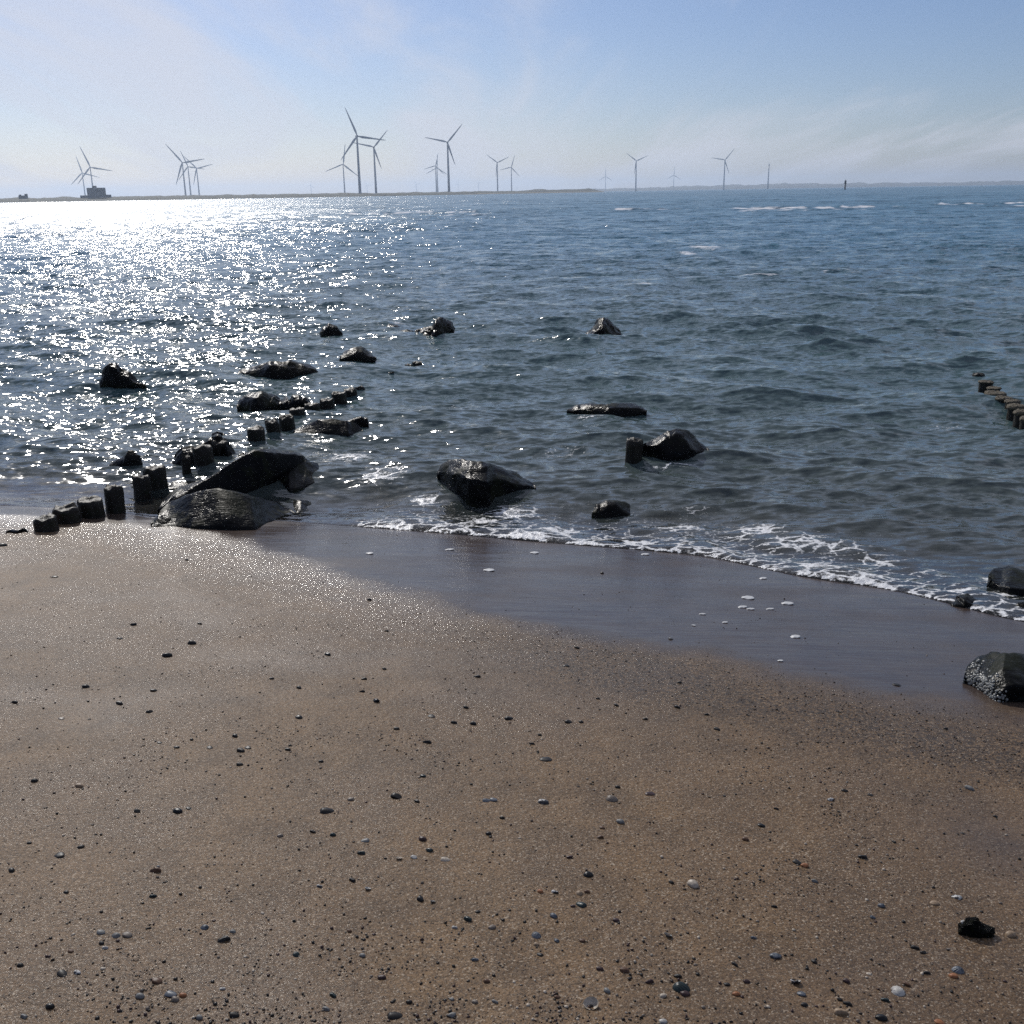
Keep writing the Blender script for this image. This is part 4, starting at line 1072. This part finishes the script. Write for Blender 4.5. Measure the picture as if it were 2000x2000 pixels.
def build_items():
    items = []
    for ln in ITEMS.replace("\n", ";").split(";"):
        a = ln.split(); items.append((int(a[0]), int(a[1]), int(a[2]), a[3], a[4]))
    labels = auto_labels(items)
    rnd = random.Random(5)
    GROUP = {'peb': "pebbles on the damp sand", 'chip': "stone chips on the damp sand", 'cockle': "cockle shells on the sand", 'cup': "open shells on the sand", 'mussel': "mussel shells on the sand", 'flat': "flat pebbles on the damp sand"}
    for it, lab in zip(items, labels):
        px, py, w, k, c = it
        P = hit(px, py, sand_z); s = w / 2 * depth_of(P) / 2000
        me = shape_mesh(k, rnd.randrange(len(SHP[k])), c)
        o = link(ONAME[k], me)
        nrm = sand_normal(P[0], P[1])
        lift = {'peb': .12, 'chip': .10, 'flat': .06, 'cockle': -.04, 'mussel': .02, 'cup': -.02}[k]
        yaw = rnd.uniform(-.5, .5) + (math.pi if rnd.random() < .5 else 0)
        if (px, py) == (1755, 1938): yaw = -1.35; lift = -.12
        if (px, py) == (1328, 1930): yaw = math.pi + .12
        if (px, py) == (1157, 1963): yaw = .3
        q = nrm.to_track_quat('Z', 'Y').to_matrix().to_4x4() @ Matrix.Rotation(yaw, 4, 'Z') @ Matrix.Rotation(rnd.uniform(-.2, .2), 4, 'X') @ Matrix.Rotation(rnd.uniform(-.15, .15), 4, 'Y')
        if k == 'cup': q = q @ Matrix.Rotation(-.28, 4, 'X')
        o.matrix_world = Matrix.Translation((P[0], P[1], P[2] + lift * s)) @ q @ Matrix.Scale(s, 4)
        tag(o, lab, {'peb': 'pebble', 'chip': 'stone', 'flat': 'pebble'}.get(k, 'shell'), GROUP[k])
build_items()

# jagged black lump with bits of white, lower right
P = hit(1905, 1822, sand_z); s_ = 30 * depth_of(P) / 2000
v_, f_ = ico(4); vv = []
for p in v_:
    q = Vector(p)
    k = 1 + .32 * mnoise.noise(q * 1.6 + Vector((4, 0, 0))) + .2 * mnoise.noise(q * 3.7) + .1 * mnoise.noise(q * 8)
    vv.append((q.x * k * 1.05, q.y * k * .62, q.z * k * (.75 if q.x < .1 else .42)))
o = mesh_obj("black_stone", vv, f_, MAT_ROCK); o.location = (P[0], P[1], P[2] + .22 * s_); o.scale = (s_, s_, s_); o.rotation_euler = (0, 0, -.15)
tag(o, "jagged black lump with white shell bits, biggest dark thing on the lower right sand", "stone")
LUMP = o
v_, f_ = shape_valve(0, .4, pointed=.3)
for (px, py, w, rz) in ((1880, 1802, 12, .6), (1889, 1797, 15, -.2)):
    q = hit(px, py, P[2] + .5 * s_); sc_ = w / 2 * depth_of(q) / 2000
    c = link("shell_bit", mesh_data("shell_bit", (v_, f_), PM['white']), LUMP)
    c.matrix_parent_inverse = Matrix()
    c.matrix_world = Matrix.Translation(tuple(q)) @ Matrix.Rotation(rz, 4, 'Z') @ Matrix.Rotation(.5, 4, 'X') @ Matrix.Scale(sc_, 4)
    loc = (Matrix.Translation(LUMP.location) @ Matrix.Rotation(-.15, 4, 'Z') @ Matrix.Scale(s_, 4)).inverted() @ c.matrix_world
    c.matrix_basis = loc
# dark weed strand near the first pole
P = hit(34, 1041, sand_z)
pts = [(10, 1043), (18, 1038), (27, 1040), (36, 1041), (45, 1038), (50, 1036), (56, 1041)]
bmv, bmf = [], []
rings = []
for i, (a, b) in enumerate(pts):
    q = hit(a, b, sand_z); r_ = (.004, .010, .012, .012, .018, .016, .005)[i]
    rings.append([(q[0] - P[0] + 0.3 * r_ * math.sin(t), q[1] - P[1] + r_ * 1.6 * math.cos(t), q[2] - P[2] + .008 + r_ * 1.2 * math.sin(t)) for t in [2 * math.pi * k / 12 for k in range(12)]])
o = mesh_obj("seaweed", *ring_loft(rings), PM['black']); o.location = P
sbm = o.modifiers.new("s", 'SUBSURF'); sbm.levels = sbm.render_levels = 2
tag(o, "low dark strand of seaweed on the bright sand beside the first pole", "seaweed")

# small flakes of foam left on the wet sand
FO = [(955, 1114, 20), (1461, 1168, 22), (1450, 1186, 16), (1466, 1190, 14), (1504, 1190, 14), (1155, 1063, 15), (1044, 1080, 15), (1260, 1083, 14), (1538, 1179, 21), (1553, 1244, 17), (1524, 1291, 10), (878, 1074, 16), (1490, 1130, 13), (722, 1081, 14), (1416, 1216, 10), (1372, 1200, 12), (1355, 1222, 8)]
t = NT("sea_foam"); p_ = t.obj()
MAT_FOAM = t.done(t.pbr(t.mixc(t.noise(p_, 6, 3), (0.36, 0.36, 0.36), (0.62, 0.62, 0.61)), 0.4, t.bump(t.math('MULTIPLY', t.noise(p_, 12, 3), 0.0008), 1, 1)))
v_, f_ = shape_pebble(17, .16, .5)
ME_F = mesh_data("foam_flake", (v_, f_), MAT_FOAM)
FLAB = ["lone white foam flake farthest up-left on the grey wet sand", "biggest white foam flake of the group of three on the wet sand"]
for i, (px, py, w) in enumerate(FO):
    P = hit(px, py, sand_z); s_ = w / 2 * depth_of(P) / 2000
    o = link("foam_flake", ME_F); o.location = (P[0], P[1], P[2] + .003); o.scale = (s_, s_ * random.uniform(.8, 1.4), s_); o.rotation_euler = (R(-7), 0, random.uniform(-.4, .4))
    tag(o, {0: "lone bright foam flake on smooth wet sand left of centre", 8: "bright oval foam flake, rightmost of the larger ones on the wet sand", 1: "bright oval foam flake above the thin paired flakes", 9: "small oval foam flake near the lower edge of the wet sand"}.get(i, "thin white fleck of foam stranded on the grey wet sand"), "foam flake", "foam flakes on the wet sand")

def build_grit():
    """thousands of shell crumbs and coarse grains: one mesh"""
    rnd = np.random.default_rng(8)
    v0, f0 = ico(1); v0 = np.array(v0); f0 = np.array(f0)
    N = 66000
    px = rnd.uniform(-560, 2560, N); py = 1010 + (2060 - 1010) * rnd.uniform(0, 1, N) ** 0.95
    V, F, mi = [], [], []
    d0 = np.stack([(px - 1000) / 2000, (1000 - py) / 2000, -np.ones(N)], 1) @ RC.T
    tt = (0.45 - CAM_H) / d0[:, 2]
    for _ in range(12):
        X = d0[:, 0] * tt; Y = d0[:, 1] * tt
        tt = 0.3 * tt + 0.7 * (sand_base(X, Y) - CAM_H) / d0[:, 2]
    X = d0[:, 0] * tt; Y = d0[:, 1] * tt
    Z = sand_z(X, Y); u, v = uv_of(X, Y); dw = u - wet_u(v)
    dens = 0.16 + 0.85 * ss(-.15, .45, perlin(X * 1.3 + 3, Y * 1.3)) * ss(-.2, .3, perlin(X * 4.1, Y * 4.1 + 8)) + 1.1 * np.exp(-((dw + .38) / .34) ** 2) * ss(-.8, .5, X)
    dens = np.where(dw > 0.0, dens * .30, dens)
    dens = np.where(dw > 0.12, dens * .5, dens)
    ok = rnd.uniform(0, 1, N) < dens
    X, Y, Z = X[ok], Y[ok], Z[ok]; n = len(X)
    D = np.sqrt(X ** 2 + Y ** 2 + (Z - CAM_H) ** 2)
    r = np.exp(rnd.normal(np.log(.0023), .52, n)); r = np.clip(r, .0011, .0056)
    r = np.maximum(r, 0.00042 * D * (0.7 + 0.5 * rnd.uniform(0, 1, n)))
    yaw = rnd.uniform(0, 6.28, n); asp = rnd.uniform(.5, 1, n); fl = rnd.uniform(.35, .8, n)
    jit = rnd.uniform(.75, 1.25, (n, len(v0)))
    P = v0[None] * jit[..., None]
    x = P[..., 0] * r[:, None]; y = P[..., 1] * (r * asp)[:, None]; z = P[..., 2] * (r * fl)[:, None]
    co = np.stack([X[:, None] + x * np.cos(yaw)[:, None] - y * np.sin(yaw)[:, None], Y[:, None] + x * np.sin(yaw)[:, None] + y * np.cos(yaw)[:, None], Z[:, None] + z + (r * fl * .35)[:, None]], -1)
    fc = (f0[None] + (np.arange(n) * len(v0))[:, None, None]).reshape(-1, 3)
    me = bpy.data.meshes.new("shell_grit")
    me.vertices.add(n * len(v0)); me.vertices.foreach_set("co", co.astype(np.float32).ravel())
    me.loops.add(fc.size); me.loops.foreach_set("vertex_index", fc.ravel().astype(np.int32))
    me.polygons.add(len(fc)); me.polygons.foreach_set("loop_start", np.arange(0, fc.size, 3, dtype=np.int32))
    mk = rnd.choice(5, n, p=[.50, .20, .14, .09, .07])
    me.polygons.foreach_set("material_index", np.repeat(mk, len(f0)).astype(np.int32))
    me.update(calc_edges=True)
    for k in ('dark', 'plum', 'taupe', 'cream', 'black'): me.materials.append(PM[k])
    o = bpy.data.objects.new("shell_grit", me); COL.objects.link(o)
    tag(o, kind="stuff", label="scattered shell crumbs and coarse grit on the sand")
build_grit()
